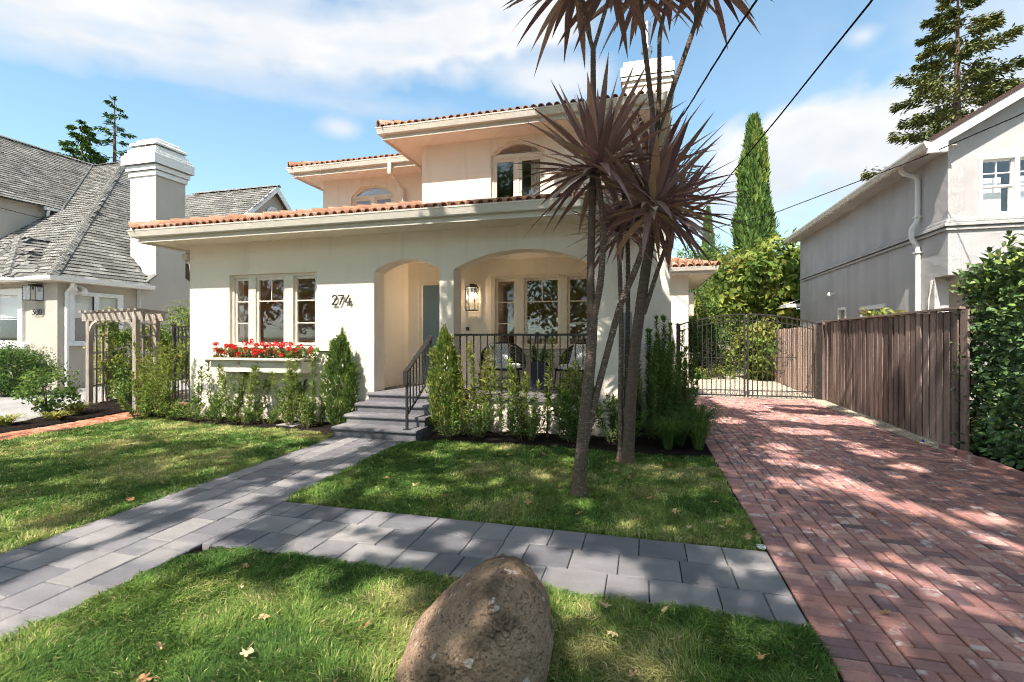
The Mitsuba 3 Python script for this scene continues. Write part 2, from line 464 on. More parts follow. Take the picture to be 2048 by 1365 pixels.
bs('striped_cloth', diffuse(stripe_cloth))
bs('navy_pot', princ((0.020, 0.022, 0.045), 0.4, 0.5))
bs('petal_red', diffuse(lambda p, n, uv: ramp(uv.x, [(0.52, 0.015, 0.02), (0.78, 0.045, 0.045), (0.86, 0.16, 0.12)])))
bs('dry_leaf', diffuse(lambda p, n, uv: ramp(uv.x, [(0.19, 0.075, 0.04), (0.38, 0.20, 0.10), (0.52, 0.36, 0.19), (0.62, 0.52, 0.30)]) * (0.75 + 0.5 * noise(p.x * 60, p.y * 60, 0.0))))
bs('cable_black', diffuse((0.03, 0.03, 0.035)))
bs('dark_iron', princ((0.035, 0.030, 0.027), 0.55, 0.4))
bs('brown_fascia', diffuse((0.085, 0.06, 0.055)))
bs('blind_white', diffuse((0.72, 0.72, 0.70)))
bs('blue_plastic', princ((0.02, 0.04, 0.5), 0.4))
# ---------------------------------------------------------------- ground
def rect(x0, x1, y0, y1):
    return Polygon([(x0, y0), (x1, y0), (x1, y1), (x0, y1)])


mb = MB()
mb.quads([[-400, -400, -0.07], [400, -400, -0.07], [400, 700, -0.07], [-400, 700, -0.07]], [[0, 1, 2, 3]])
struct('ground', mb, 'soil')

DRIVE_L, DRIVE_R, GATE_Y = 0.90, 4.07, 14.15
# main path from street to steps, cross path to the driveway
MAIN = Polygon([(-4.47, 0.2), (-3.13, 0.2), (-3.59, 6.90), (-4.86, 6.92)])
CROSS = Polygon([(-3.25, 3.045), (0.895, 3.045), (0.895, 4.045), (-3.25, 4.045)])
LAWN_FRONT = Polygon([(-3.13, 0.2), (-3.19, 1.2), (-3.26, 2.2), (-3.26, 2.75), (-3.10, 3.0), (-2.6, 3.05), (-1.2, 3.035), (0.88, 3.03), (0.885, 0.2)])
LAWN_RIGHT = Polygon([(-3.40, 4.06), (0.885, 4.055), (0.885, 6.98), (0.3, 6.90), (-0.3, 6.95), (-1.3, 7.0), (-2.0, 7.04), (-2.9, 7.02), (-3.42, 6.9), (-3.56, 6.5)])
LAWN_LEFT = Polygon([(-4.50, 0.2), (-4.60, 2.4), (-4.72, 5.0), (-4.84, 6.6), (-4.95, 7.0), (-5.4, 7.12), (-6.4, 7.18), (-7.9, 7.22), (-8.9, 7.45), (-9.75, 7.55), (-9.72, 6.9), (-9.6, 5.2), (-9.5, 0.2)])
lawn = thing('lawn', None, None)
labels[lawn] = {'kind': 'structure'}
for pg in (LAWN_LEFT, LAWN_RIGHT, LAWN_FRONT):
    part(lawn, 'turf', MB().slab(pg, -0.066, -0.012), 'lawn_soil')

# ---- paver path: one chamfered slab per paver
walk = thing('walkway', None, None)
labels[walk] = {'kind': 'structure'}
bed = MB()
bed.slab(MAIN.union(CROSS), -0.066, -0.016)
part(walk, 'sand_bed', bed, 'joint_sand')
pr = np.random.default_rng(3)


def paver(pts):
    """one paver from its outline: sides, chamfer, top"""
    p = Polygon(pts)
    if p.is_empty or p.area < 0.004:
        return
    b = p.buffer(-0.0034, join_style=2)
    t = p.buffer(-0.0085, join_style=2)
    if b.is_empty or t.is_empty or b.geom_type != 'Polygon' or t.geom_type != 'Polygon':
        return
    bc, tc = np.array(b.exterior.coords)[:-1], np.array(t.exterior.coords)[:-1]
    if len(bc) != len(tc):
        return
    n = len(bc)
    dz = pr.uniform(-0.003, 0.003)
    lo = np.c_[bc, np.full(n, -0.05)]
    md = np.c_[bc, np.full(n, -0.005 + dz)]
    tp = np.c_[tc, np.full(n, dz)]
    m = MB((pr.random(), pr.random()))
    i = np.arange(n)
    j = (i + 1) % n
    v = np.vstack([lo, md, tp])
    m.quads(v, np.vstack([np.stack([i, j, n + j, n + i], 1), np.stack([n + i, n + j, 2 * n + j, 2 * n + i], 1)]))
    m.flat(tp, np.stack([np.zeros(n - 2, int), np.arange(1, n - 1), np.arange(2, n)], 1))
    part(walk, 'paver', m, 'paver')


y = 3.05
for r in range(3):
    y1 = y + 0.331
    x = -3.62 - pr.uniform(0, 0.2)
    while x < 0.89:
        w = pr.choice([0.20, 0.27, 0.34, 0.42])
        x1 = x + w if x + w < 0.74 else 0.893
        q = rect(x, x1, y, y1).difference(MAIN)
        if q.geom_type == 'Polygon' and q.area > 0.01:
            paver(list(q.exterior.coords)[:-1])
        x = x1
    y = y1
# main path: courses run along the path, which leans a little
def skew(u, yy):
    """u from 0 (left edge) to 1 (right edge)"""
    k = (yy - 0.2) / 6.7
    return (-4.47 - 0.39 * k) * (1 - u) + (-3.13 - 0.46 * k) * u


for c in range(5):
    yy = 0.2 - pr.uniform(0, 0.3)
    while yy < 6.9:
        ln = pr.choice([0.27, 0.36, 0.45, 0.56])
        y2 = yy + ln if yy + ln < 6.75 else 6.92
        a, b = max(yy, 0.2), min(y2, 6.92)
        u0, u1 = c / 5, (c + 1) / 5
        q = Polygon([(skew(u0, a), a), (skew(u1, a), a), (skew(u1, b), b), (skew(u0, b), b)])
        for g in getattr(q, 'geoms', [q]):
            if g.geom_type == 'Polygon' and g.area > 0.01:
                paver(list(g.exterior.coords)[:-1][:8])
        yy = y2

# ---- brick driveway: a header course along the lawn, basket weave beyond
drive = thing('driveway', None, None)
labels[drive] = {'kind': 'structure'}
part(drive, 'sand_bed', MB().slab(rect(0.893, DRIVE_R + 0.02, -1.5, GATE_Y), -0.066, -0.014), 'joint_sand')
br = np.random.default_rng(11)
CELL = 0.1835
bricks = []
row = 0
yy = 0.6
while yy < GATE_Y - 0.02:
    bricks.append((DRIVE_L + 0.003, DRIVE_L + CELL, yy, yy + CELL / 2))
    bricks.append((DRIVE_L + 0.003, DRIVE_L + CELL, yy + CELL / 2, yy + CELL))
    for c in range(17):
        x0 = DRIVE_L + CELL * (c + 1)
        if x0 > DRIVE_R:
            break
        if (row + c) % 2:
            bricks += [(x0, x0 + CELL, yy, yy + CELL / 2), (x0, x0 + CELL, yy + CELL / 2, yy + CELL)]
        else:
            bricks += [(x0, x0 + CELL / 2, yy, yy + CELL), (x0 + CELL / 2, x0 + CELL, yy, yy + CELL)]
    row += 1
    yy += CELL


def seen(x, y):
    l, d = x * math.cos(YAW) + y * math.sin(YAW), y * math.cos(YAW) - x * math.sin(YAW)
    return d > 0.5 and abs(l / d) < 1.05 and 1.6 / d < 0.705


bricks.sort(key=lambda b: (not seen((b[0] + b[1]) / 2, (b[2] + b[3]) / 2), b[2]))
rest = MB()
for k, (x0, x1, y0, y1) in enumerate(bricks):
    m = MB() if k < 299 else rest
    m.uv = (float(np.clip(br.normal(0.56, 0.27), 0, 1)), float(br.random()))
    g = br.uniform(0.0025, 0.0055)
    cx, cy = (x0 + x1) / 2, (y0 + y1) / 2
    a = br.normal(0, 0.007)
    R = [[math.cos(a), -math.sin(a), br.normal(0, .006)], [math.sin(a), math.cos(a), br.normal(0, .006)], [0, 0, 1]]
    m.box(x0 - cx + g, x1 - cx - g, y0 - cy + g, y1 - cy - g, -0.045, br.normal(0, 0.0022), R, (cx, cy, 0), c=0.007)
    if m is not rest:
        part(drive, 'brick', m, 'brick')
part(drive, 'brick_paving', rest, 'brick', kind='stuff')

# ---- gravel drive behind the gate and the gravel strip under the fence
mb = MB()
gx, gy = np.meshgrid(np.linspace(-0.5, 5.2, 58), np.linspace(GATE_Y + 0.01, 26, 120), indexing='ij')
gz = -0.01 + 0.03 * meshkit.fbm(np.stack([gx * 2, gy * 2, gx * 0], -1), 4, 2)
idx = np.arange(gx.size).reshape(gx.shape)
q = np.stack([idx[:-1, :-1], idx[1:, :-1], idx[1:, 1:], idx[:-1, 1:]], -1).reshape(-1, 4)
mb.add(np.stack([gx, gy, gz], -1).reshape(-1, 3), q)
struct('gravel_drive', mb, 'gravel')


def fence_x(y):
    return 4.24 + (y - 8.2) * 0.037


mb = MB()
mb.slab(Polygon([(DRIVE_R + 0.03, 8.2), (fence_x(8.2) + 0.1, 8.2), (fence_x(14.2) + 0.1, 14.2), (DRIVE_R + 0.03, 14.2)]), -0.066, 0.004)
struct('gravel_strip', mb, 'gravel')
mb = MB()
gp = np.random.default_rng(21)
n = 5200
yy = gp.uniform(8.15, 14.15, n)
xx = gp.uniform(0, 1, n)
xx = DRIVE_R - 0.02 + gp.normal(0, 0.015, n) + xx * (fence_x(yy) + 0.02 - DRIVE_R)
for k in range(n):
    s = gp.uniform(0.006, 0.014)
    o = np.array([[1, 0, 0], [-1, 0, 0], [0, 1, 0], [0, -1, 0], [0, 0, 0.7], [0, 0, -0.7]]) * s * gp.uniform(0.7, 1.3, (6, 1)) + [xx[k], yy[k], 0.006 + s * 0.4]
    mb.add(o, [[0, 2, 4], [2, 1, 4], [1, 3, 4], [3, 0, 4]], (gp.random(), 0.5))
tag(put(numbered('gravel'), mb, 'pebble'), 'loose tan gravel in the strip along the foot of the board fence', 'gravel', None, 'stuff')

# ---- brick edging before the hedge
edge = thing('brick_edging', 'low upright row of red and pale bricks edging the hedge bed', 'edging')
yy = 4.6
while yy < 8.25:
    L = 0.2
    m = MB((br.uniform(0.35, 0.9), br.random()))
    m.box(-0.045, 0.045, 0.003, L - 0.003, -0.05, 0.075 + br.normal(0, 0.006), [[1, br.normal(0, .03), 0], [0, 1, 0], [br.normal(0, .04), 0, 1]], (4.14, yy, 0), c=0.008)
    part(edge, 'brick', m, 'brick')
    yy += L

# ---- red brick path on the left, neighbour's concrete drive
bp = thing('brick_path', None, None)
labels[bp] = {'kind': 'structure'}
PATH = [(-10.42, -9.62, 0.3), (-10.38, -9.62, 5.2), (-10.45, -9.74, 6.4), (-10.62, -9.86, 7.3), (-10.85, -10.05, 8.2), (-11.6, -10.6, 9.5)]
pa = np.array(PATH)


def path_edge(y):
    return np.interp(y, pa[:, 2], pa[:, 0]), np.interp(y, pa[:, 2], pa[:, 1])


part(bp, 'sand_bed', MB().slab(Polygon([(a, y) for a, b, y in PATH] + [(b, y) for a, b, y in PATH[::-1]]), -0.066, -0.012), 'joint_sand')
rest = MB()
k, yy = 0, 9.3
while yy > 1.6:
    a, b = path_edge(yy)
    for c in range(4):
        w = (b - a) / 4
        for h in range(2):
            m = MB() if k < 290 else rest
            m.uv = (br.uniform(0.0, 1.0), br.random() * 0.6)
            y0 = yy + h * 0.1 + (0.05 if c % 2 else 0)
            m.box(a + c * w + 0.003, a + (c + 1) * w - 0.003, y0 + 0.003, y0 + 0.097, -0.045, br.normal(0, 0.002), c=0.005)
            if m is not rest:
                part(bp, 'brick', m, 'path_brick')
            k += 1
    yy -= 0.2
part(bp, 'brick_paving', rest, 'path_brick', kind='stuff')
mb = MB()
mb.slab(Polygon([(-30, 3.0), (-11.3, 3.0), (-11.5, 6.6), (-12.6, 8.2), (-13.6, 10.2), (-14.5, 22), (-17.2, 22), (-17.2, 9.6), (-18, 8.7), (-30, 8.7)]), -0.066, 0.0)
struct('concrete_drive', mb, 'concrete')
# street and pavement behind the camera
struct('pavement', MB().slab(rect(-60, 60, -3.4, -1.6), -0.066, 0.0), 'concrete')
struct('road', MB().slab(rect(-90, 90, -13.5, -4.6), -0.066, -0.05), 'asphalt')


# ---- mulch beds: bumpy sheet and loose chips
def mulch(pg, seed, n, h=0.05):
    r = np.random.default_rng(seed)
    x0, y0, x1, y1 = pg.bounds
    s = 0.06
    nx, ny = int((x1 - x0) / s) + 2, int((y1 - y0) / s) + 2
    gx, gy = np.meshgrid(x0 + np.arange(nx) * s, y0 + np.arange(ny) * s, indexing='ij')
    inside = shapely.contains_xy(pg.buffer(0.02), gx, gy)
    ed = shapely.distance(shapely.points(gx.ravel(), gy.ravel()), pg.exterior).reshape(gx.shape)
    z = -0.03 + np.clip(ed / 0.12, 0, 1) * h + 0.035 * meshkit.fbm(np.stack([gx * 9, gy * 9, gx * 0], -1), 3, seed)
    idx = np.arange(gx.size).reshape(gx.shape)
    q = np.stack([idx[:-1, :-1], idx[1:, :-1], idx[1:, 1:], idx[:-1, 1:]], -1).reshape(-1, 4)
    q = q[inside.ravel()[q].all(1)]
    m = MB((0.3, 0.5)).add(np.stack([gx, gy, z], -1).reshape(-1, 3), q)
    struct('mulch_bed', m, 'mulch')
    px, py = r.uniform(x0, x1, n * 2), r.uniform(y0, y1, n * 2)
    ok = shapely.contains_xy(pg, px, py)
    px, py = px[ok], py[ok]
    k = len(px)
    c = MB()
    zz = h - 0.02 + 0.03 * r.random(k)
    D = unit(np.c_[r.normal(0, 1, k), r.normal(0, 1, k), r.normal(0, 0.35, k)])
    N = unit(np.c_[r.normal(0, .5, k), r.normal(0, .5, k), np.ones(k)])
    c.leaves(np.c_[px, py, zz], D, N, r.uniform(0.02, 0.06, k), r.uniform(0.008, 0.02, k), r.random(k) ** 1.6, 0.5, 0.1, 0.5)
    return c


chips = [mulch(Polygon([(-10.05, 7.6), (-9.5, 7.58), (-8.9, 7.47), (-7.9, 7.24), (-6.4, 7.2), (-5.3, 7.14), (-4.95, 7.05), (-4.93, 8.0), (-8.95, 8.0), (-8.95, 9.2), (-10.4, 9.2)]), 1, 1600),
         mulch(Polygon([(-3.36, 6.93), (-2.9, 7.04), (-2.0, 7.06), (-1.3, 7.02), (-0.3, 6.97), (0.3, 6.92), (0.88, 7.0), (0.88, 13.6), (-0.4, 13.6), (-0.38, 7.99), (-3.36, 7.99)]), 2, 2600),
         mulch(Polygon([(-11.25, 3.0), (-10.45, 3.0), (-10.42, 5.6), (-10.5, 6.6), (-10.7, 7.4), (-10.95, 8.2), (-11.7, 9.6), (-13.4, 9.8), (-12.5, 8.2), (-11.4, 6.6)]), 3, 1500),
         mulch(Polygon([(4.19, 3.0), (7.4, 3.0), (7.4, 8.6), (4.3, 8.6), (4.19, 8.2)]), 4, 900)]
mb = MB()
for c in chips:
    v, f, u = c.arrays()
    mb.add(v, f, u)
tag(put(numbered('bark_mulch'), mb, 'mulch'), 'dark loose bark chips scattered over the planting beds', 'mulch', None, 'stuff')


# ---- grass blades
def grass(pg, dens, seed, hmin, hmax):
    r = np.random.default_rng(seed)
    x0, y0, x1, y1 = pg.bounds
    n = int((x1 - x0) * (y1 - y0) * dens(0))
    px, py = r.uniform(x0, x1, n), r.uniform(y0, y1, n)
    l, d = px * math.cos(YAW) + py * math.sin(YAW), py * math.cos(YAW) - px * math.sin(YAW)
    ok = shapely.contains_xy(pg.buffer(0.03), px, py) & (d > 0.9) & (np.abs(l) < d * 1.12 + 0.4) & (r.random(n) < np.clip(dens(d) / dens(0), 0, 1))
    px, py, d = px[ok], py[ok], d[ok]
    n = len(px)
    P = np.stack([px, py, px * 0], 1)
    a = meshkit.fbm(P * 2.2 + 3, 3, seed) * 14 + meshkit.noise(P * 7 + 8, seed + 4) * 3.0 + r.normal(0, 0.7, n)
    patch = meshkit.fbm(P * 1.6 + 11, 4, 77)
    tuft = meshkit.noise(P * 9 + 5, seed + 9)
    H = (hmin + (hmax - hmin) * r.random(n) ** 1.2) * (0.65 + 0.75 * tuft)
    lean = np.clip(r.normal(0.85, 0.35, n), 0.1, 1.7)
    W = r.uniform(0.0022, 0.0042, n) * np.clip(0.55 + d * 0.16, 0.75, 2.1)
    dr_ = np.stack([np.cos(a), np.sin(a), a * 0], 1)
    S = np.stack([-np.sin(a), np.cos(a), a * 0], 1) * W[:, None]
    up = np.array([0, 0, 1.0])
    P[:, 2] = -0.012
    m = P + (dr_ * 0.35 * lean[:, None] + up) * (H * 0.55)[:, None]
    t = P + (dr_ * lean[:, None] * 0.95 + up * np.clip(1.0 - 0.38 * lean, 0.25, 1)[:, None]) * H[:, None]
    v = np.stack([P - S, P + S, m + S * 0.75, m - S * 0.75, t], 1).reshape(-1, 3)
    k = np.arange(n)[:, None] * 5
    f = np.vstack([k + [0, 1, 2], k + [0, 2, 3], k + [3, 2, 4]])
    tone = np.clip(0.25 + 1.7 * (patch - 0.47) + 0.25 * (tuft - .5) + r.normal(0, 0.13, n), 0, 0.78)
    dry = r.random(n) < np.clip(0.06 + 0.8 * (patch - 0.45) + (0.10 if seed == 5 else 0), 0.03, 0.45)
    tone = np.where(dry, r.uniform(0.78, 1.0, n), tone)
    return v, f, np.repeat(np.stack([tone, r.random(n)], 1), 5, 0)


mb = MB()
for pg, s, d0 in ((LAWN_LEFT, 5, 7000), (LAWN_RIGHT, 6, 8000), (LAWN_FRONT, 8, 16000)):
    mb.add(*grass(pg, (lambda k: lambda d: k * np.clip(1.25 - np.asarray(d) * 0.09, 0.5, 1.0))(d0), s, 0.026, 0.068))
tag(put(numbered('grass'), mb, 'grass_blade'), 'shaggy green lawn grass with paler dry blades', 'grass', None, 'stuff')
# ---------------------------------------------------------------- the stucco house
def arch(x0, x1, z0, zs, zt, n=26):
    """opening with a segmental arch: springs at zs, crown at zt"""
    w, h = (x1 - x0) / 2, zt - zs
    R = (w * w + h * h) / (2 * h)
    a = math.asin(min(1, w / R))
    t = np.linspace(-a, a, n)
    top = [((x0 + x1) / 2 + R * math.sin(k), zt - R + R * math.cos(k)) for k in t]
    return Polygon([(x0, z0)] + top + [(x1, z0)])


def sash(parent, x0, x1, z0, z1, y, vb=(), hb=(), w=0.05, d=0.045, bar=0.022, mat='window_paint', name='window', split=None):
    """casement in an XZ plane facing -y: frame with muntins, one pane per light"""
    m = MB()
    m.box(x0, x0 + w, y, y + d, z0, z1)
    m.box(x1 - w, x1, y, y + d, z0, z1)
    m.box(x0 + w, x1 - w, y, y + d, z0, z0 + w)
    m.box(x0 + w, x1 - w, y, y + d, z1 - w, z1)
    b = bar / 2
    lim = split if split is not None else z0 + w
    for v in vb:
        m.box(v - b, v + b, y + 0.006, y + d - 0.004, lim, z1 - w)
    for h in hb:
        m.box(x0 + w, x1 - w, y + 0.004, y + d - 0.002, h - b, h + b)
    k = part(parent, name, m, mat)
    zs = [z0 + w] + sorted(hb) + [z1 - w]
    for a, c in zip(zs[:-1], zs[1:]):
        xs = [x0 + w] + (sorted(vb) if a >= lim - 0.03 else []) + [x1 - w]
        for p, q in zip(xs[:-1], xs[1:]):
            g = MB().quads([[p, y + d * 0.5, a], [q, y + d * 0.5, a], [q, y + d * 0.5, c], [p, y + d * 0.5, c]], [[0, 1, 2, 3]])
            put(numbered(k + '__pane'), g, 'glass')
    return k


def inward_room(parent, x0, x1, y0, y1, z0, z1, name='room', mat='dark_room'):
    m = MB()
    v = [[x0, y0, z0], [x1, y0, z0], [x1, y1, z0], [x0, y1, z0], [x0, y0, z1], [x1, y0, z1], [x1, y1, z1], [x0, y1, z1]]
    m.quads(v, [[0, 1, 2, 3], [4, 5, 6, 7], [0, 3, 7, 4], [1, 2, 6, 5], [3, 2, 6, 7]])
    return part(parent, name, m, mat)


H = thing('stucco_house', 'cream stucco house with arched porch, red tile roofs and number 274', 'house')
YF, YB = 7.94, 8.31
win = sbox(-7.96, 1.44, -5.94, 2.85)
entry = arch(-4.735, -3.45, 0.60, 2.80, 3.005)
porch = arch(-3.19, -0.78, 0.60, 2.79, 3.085)
front = sbox(-8.95, -0.06, -0.376, 3.52).difference(win).difference(entry).difference(porch)
m = MB()
m.wallY(front, YF, YB)
# left and right side walls, alcove
m.wallX(sbox(YB, -0.06, 16.0, 3.52), -8.95, -8.70)
m.wallX(sbox(YB, -0.06, 9.9, 3.70), -0.60, -0.376)
m.wallX(sbox(YB, 0.60, 9.62, 3.3), -5.10, -4.90)
part(H, 'wall', m, 'cream_stucco', 'front wall with window and two arched openings')
m = MB()
back = sbox(-4.90, 0.6, -0.60, 3.3).difference(sbox(-4.66, 0.60, -3.74, 2.79)).difference(sbox(-3.03, 1.42, -0.86, 2.86))
m.wallY(back, 9.60, 9.80)
m.box(-4.9, -0.6, YB, 9.6, 3.2, 3.3)
part(H, 'porch_wall', m, 'cream_stucco')
m = MB((0.1, 0.4))
m.box(-4.90, -0.60, YF + 0.02, 9.6, 0.50, 0.62)
part(H, 'porch_floor', m, 'paver')
m = MB((0.15, 0.2))
m.box(-3.21, -0.76, 7.885, YF + 0.02, 0.545, 0.615, c=0.012)
part(H, 'porch_sill', m, 'paver', 'dark stone sill along the porch edge')
m = MB()
for z in (0.315, 0.455):
    m.box(-1.2 if z < 0.4 else -0.79, -0.366, 7.922, 7.95, z, z + 0.022)
    m.box(-0.386, -0.366, 7.95, 9.7, z, z + 0.022)
m.tube([(-0.352, 7.93, 3.4), (-0.352, 7.93, 0.36)], 0.018, 8)
part(H, 'base_trim', m, 'cream_trim')
m = MB()
m.box(-8.63, -8.2, 7.925, 7.945, 0.535, 0.545)
m.box(-8.63, -8.2, 7.925, 7.945, 0.665, 0.675)
for k in range(9):
    m.box(-8.63 + k * 0.0525, -8.62 + k * 0.0525, 7.928, 7.945, 0.545, 0.665)
part(H, 'vent', m, 'cream_trim', 'foundation vent grille low on the left wall')
part(H, 'vent_recess', MB().quads([[-8.63, 7.936, .54], [-8.2, 7.936, .54], [-8.2, 7.936, .67], [-8.63, 7.936, .67]], [[0, 1, 2, 3]]), 'gray_room')

# left window: three casements set back between posts
m = MB()
m.box(-7.96, -7.90, 8.0, 8.10, 1.44, 2.85)
m.box(-6.00, -5.94, 8.0, 8.10, 1.44, 2.85)
m.box(-7.90, -6.0, 8.0, 8.10, 2.79, 2.85)
m.box(-7.535, -7.365, 7.975, 8.10, 1.44, 2.788)
m.box(-6.69, -6.50, 7.975, 8.10, 1.44, 2.788)
m.box(-8.0, -5.9, 7.90, 8.10, 1.40, 1.444, c=0.01)
part(H, 'window_frame', m, 'window_paint')
sash(H, -7.90, -7.537, 1.46, 2.786, 8.03, (), (1.89, 2.32))
sash(H, -7.363, -6.692, 1.46, 2.786, 8.01, (-7.028,), (2.32,), split=2.32)
sash(H, -6.498, -6.00, 1.46, 2.786, 8.03, (), (1.89, 2.32))
inward_room(H, -8.68, -5.12, 8.315, 12.0, 0.6, 3.35)
# porch window
m = MB()
m.box(-3.03, -2.95, 9.59, 9.76, 1.42, 2.86)
m.box(-0.94, -0.86, 9.59, 9.76, 1.42, 2.86)
m.box(-2.95, -0.94, 9.59, 9.76, 2.81, 2.86)
m.box(-2.50, -2.335, 9.585, 9.76, 1.42, 2.808)
m.box(-1.60, -1.465, 9.585, 9.76, 1.42, 2.808)
m.box(-3.08, -0.81, 9.53, 9.76, 1.38, 1.424, c=0.01)
m.box(-3.03, -0.86, 9.57, 9.6, 1.24, 1.30, c=0.01)
part(H, 'window_frame', m, 'window_paint')
sash(H, -2.948, -2.502, 1.43, 2.806, 9.66, (), (1.895, 2.33))
sash(H, -2.333, -1.602, 1.43, 2.806, 9.64, (-1.967,), (2.33,), split=2.33)
sash(H, -1.463, -0.942, 1.43, 2.806, 9.66, (), (1.895, 2.33))
inward_room(H, -3.72, -0.5, 9.81, 14.5, 0.6, 3.3)
# door
m = MB()
m.box(-4.60, -3.80, 9.70, 9.75, 0.63, 2.73)
door = part(H, 'door', m, 'teal_paint', 'teal front door at the back of the entry arch')
m = MB()
for a, b in ((0.75, 1.45), (1.58, 2.6)):
    for x in (-4.5, -4.12):
        m.box(x, x + 0.3, 9.692, 9.702, a, b, c=0.002)
part(door, 'panel', m, 'teal_paint')
part(door, 'handle', MB().tube([(-3.9, 9.66, 1.5), (-3.9, 9.66, 1.72)], 0.012).tube([(-3.9, 9.70, 1.52), (-3.9, 9.66, 1.52)], 0.01).tube([(-3.9, 9.70, 1.7), (-3.9, 9.66, 1.7)], 0.01), 'black_metal')
m = MB()
m.box(-4.66, -4.60, 9.62, 9.76, 0.62, 2.79)
m.box(-3.80, -3.74, 9.62, 9.76, 0.62, 2.79)
m.box(-4.60, -3.80, 9.62, 9.76, 2.73, 2.79)
part(H, 'door_frame', m, 'window_paint')
part(H, 'entry_panel', MB().box(-4.8, -3.5, 9.83, 9.9, 0.6, 3.2), 'dark_room')


# eaves: profile points (outward, height above the trim bottom) swept round the left corner
GUT = [(0.0, 0.085), (0.080, 0.085), (0.092, 0.10), (0.122, 0.20), (0.130, 0.205), (0.130, 0.228), (0.115, 0.228), (0.112, 0.21), (0.0, 0.205)]
FAS = [(-0.02, 0.0), (0.0, 0.0), (0.0, 0.19), (-0.02, 0.19)]
LIP = [(0.0, -0.004), (0.02, -0.004), (0.02, 0.026), (0.0, 0.026)]


def eave(prof, xl, xr, yf, yb, z, ret=None):
    m = MB()
    pr_ = prof + [prof[0]]
    rows = [[(xl - o, yb, z + h) for o, h in pr_], [(xl - o, yf - o, z + h) for o, h in pr_]]
    rows.append([(xr + (o if ret else 0), yf - o, z + h) for o, h in pr_])
    if ret:
        rows.append([(xr + o, ret, z + h) for o, h in pr_])
    for a, b in zip(rows[:-1], rows[1:]):
        for k in range(len(pr_) - 1):
            m.quads([a[k], b[k], b[k + 1], a[k + 1]], [[0, 1, 2, 3]])
    return m


def eaves(xl, xr, yf, yb, z, ret, soffit):
    part(H, 'gutter', eave(GUT, xl, xr, yf, yb, z, ret), 'cream_trim')
    a = eave(FAS, xl, xr, yf, yb, z, ret)
    v, f, u = eave(LIP, xl, xr, yf, yb, z, ret).arrays()
    a.add(v, f, u)
    part(H, 'fascia', a, 'cream_trim')
    part(H, 'soffit', MB().slab(soffit, z + 0.036, z + 0.056), 'cream_stucco')


SL = 0.30
tr = np.random.default_rng(5)


def tile(m, o, d, lat, nrm, L, r, r2, tone=None):
    """half-round clay tile: o lower end, d up-slope"""
    a = np.linspace(-0.08, np.pi + 0.08, 8)
    c, s = np.cos(a)[:, None], np.sin(a)[:, None]
    ou = o + c * lat * r + s * nrm * r
    inn = o + c * lat * (r - 0.016) + s * nrm * (r - 0.016)
    up = o + d * L + c * lat * r2 + s * nrm * r2 - nrm * 0.004
    n = len(a)
    i = np.arange(n - 1)
    q = np.stack([i, i + 1, n + i + 1, n + i], 1)
    uv = (float(np.clip(tr.normal(0.55, 0.2), 0, 1)) if tone is None else tone, tr.random())
    m.add(np.vstack([ou, up]), q, uv)
    m.add(np.vstack([inn, ou]), q, uv)
    e = inn + d * 0.035
    m.flat(np.vstack([e, (o + d * 0.035)[None]]), np.stack([i, i + 1, np.full(n - 1, n)], 1), (0.05, tr.random()))
    return m


def tiled_slope(x0, x1, y0, z0, ymax, inside, limit, hips=(), name='roof', pitch=0.152, shade=None):
    """front slope rising in +y: deck and rows of half-round tiles"""
    d = unit([0, 1, SL])
    nrm = unit([0, -SL, 1])
    lat = np.array([1.0, 0, 0])
    xs0 = [p for p in inside.exterior.coords]
    m = MB((0.1, 0.3))
    m.extrude(inside, 0.02, lambda v: np.stack([v[:, 0], v[:, 1], z0 + SL * (v[:, 1] - y0) - 0.03 + v[:, 2]], 1))
    roof = part(H, name, m, 'terracotta')
    rest, k, row = MB(), 0, 0
    y = y0 - 0.035
    while y < ymax:
        x = x0 + 0.10
        while x < x1:
            if inside.buffer(0.05).contains(Point(x, max(y, y0 + 0.01))):
                o = np.array([x, y, z0 + SL * (y - y0) + 0.014 + tr.normal(0, 0.002)])
                mm = MB() if k < limit else rest
                tile(mm, o, d, lat, nrm, 0.40, pitch * 0.43 + tr.normal(0, 0.001), pitch * 0.36, None)
                if mm is not rest:
                    put(numbered(roof + '__tile'), mm, 'terracotta')
                k += 1
            x += pitch
        y += 0.34
        row += 1
    if rest.n:
        tag(put(numbered(roof + '__tile_rows'), rest, 'terracotta'), None, None, None, 'stuff')
    for a, b in hips:
        a, b = np.array(a, float), np.array(b, float)
        L = np.linalg.norm(b - a)
        dd = (b - a) / L
        la = unit(np.cross(dd, [0, 0, 1]))
        nn = unit(np.cross(la, dd))
        t = 0.0
        while t < L - 0.1:
            mm = MB()
            tile(mm, a + dd * t + nn * 0.03, dd, la, nn, 0.40, 0.132, 0.098, float(np.clip(tr.normal(0.66, 0.14), 0, 1)))
            put(numbered(roof + '__hip_tile'), mm, 'terracotta')
            t += 0.335
    return roof


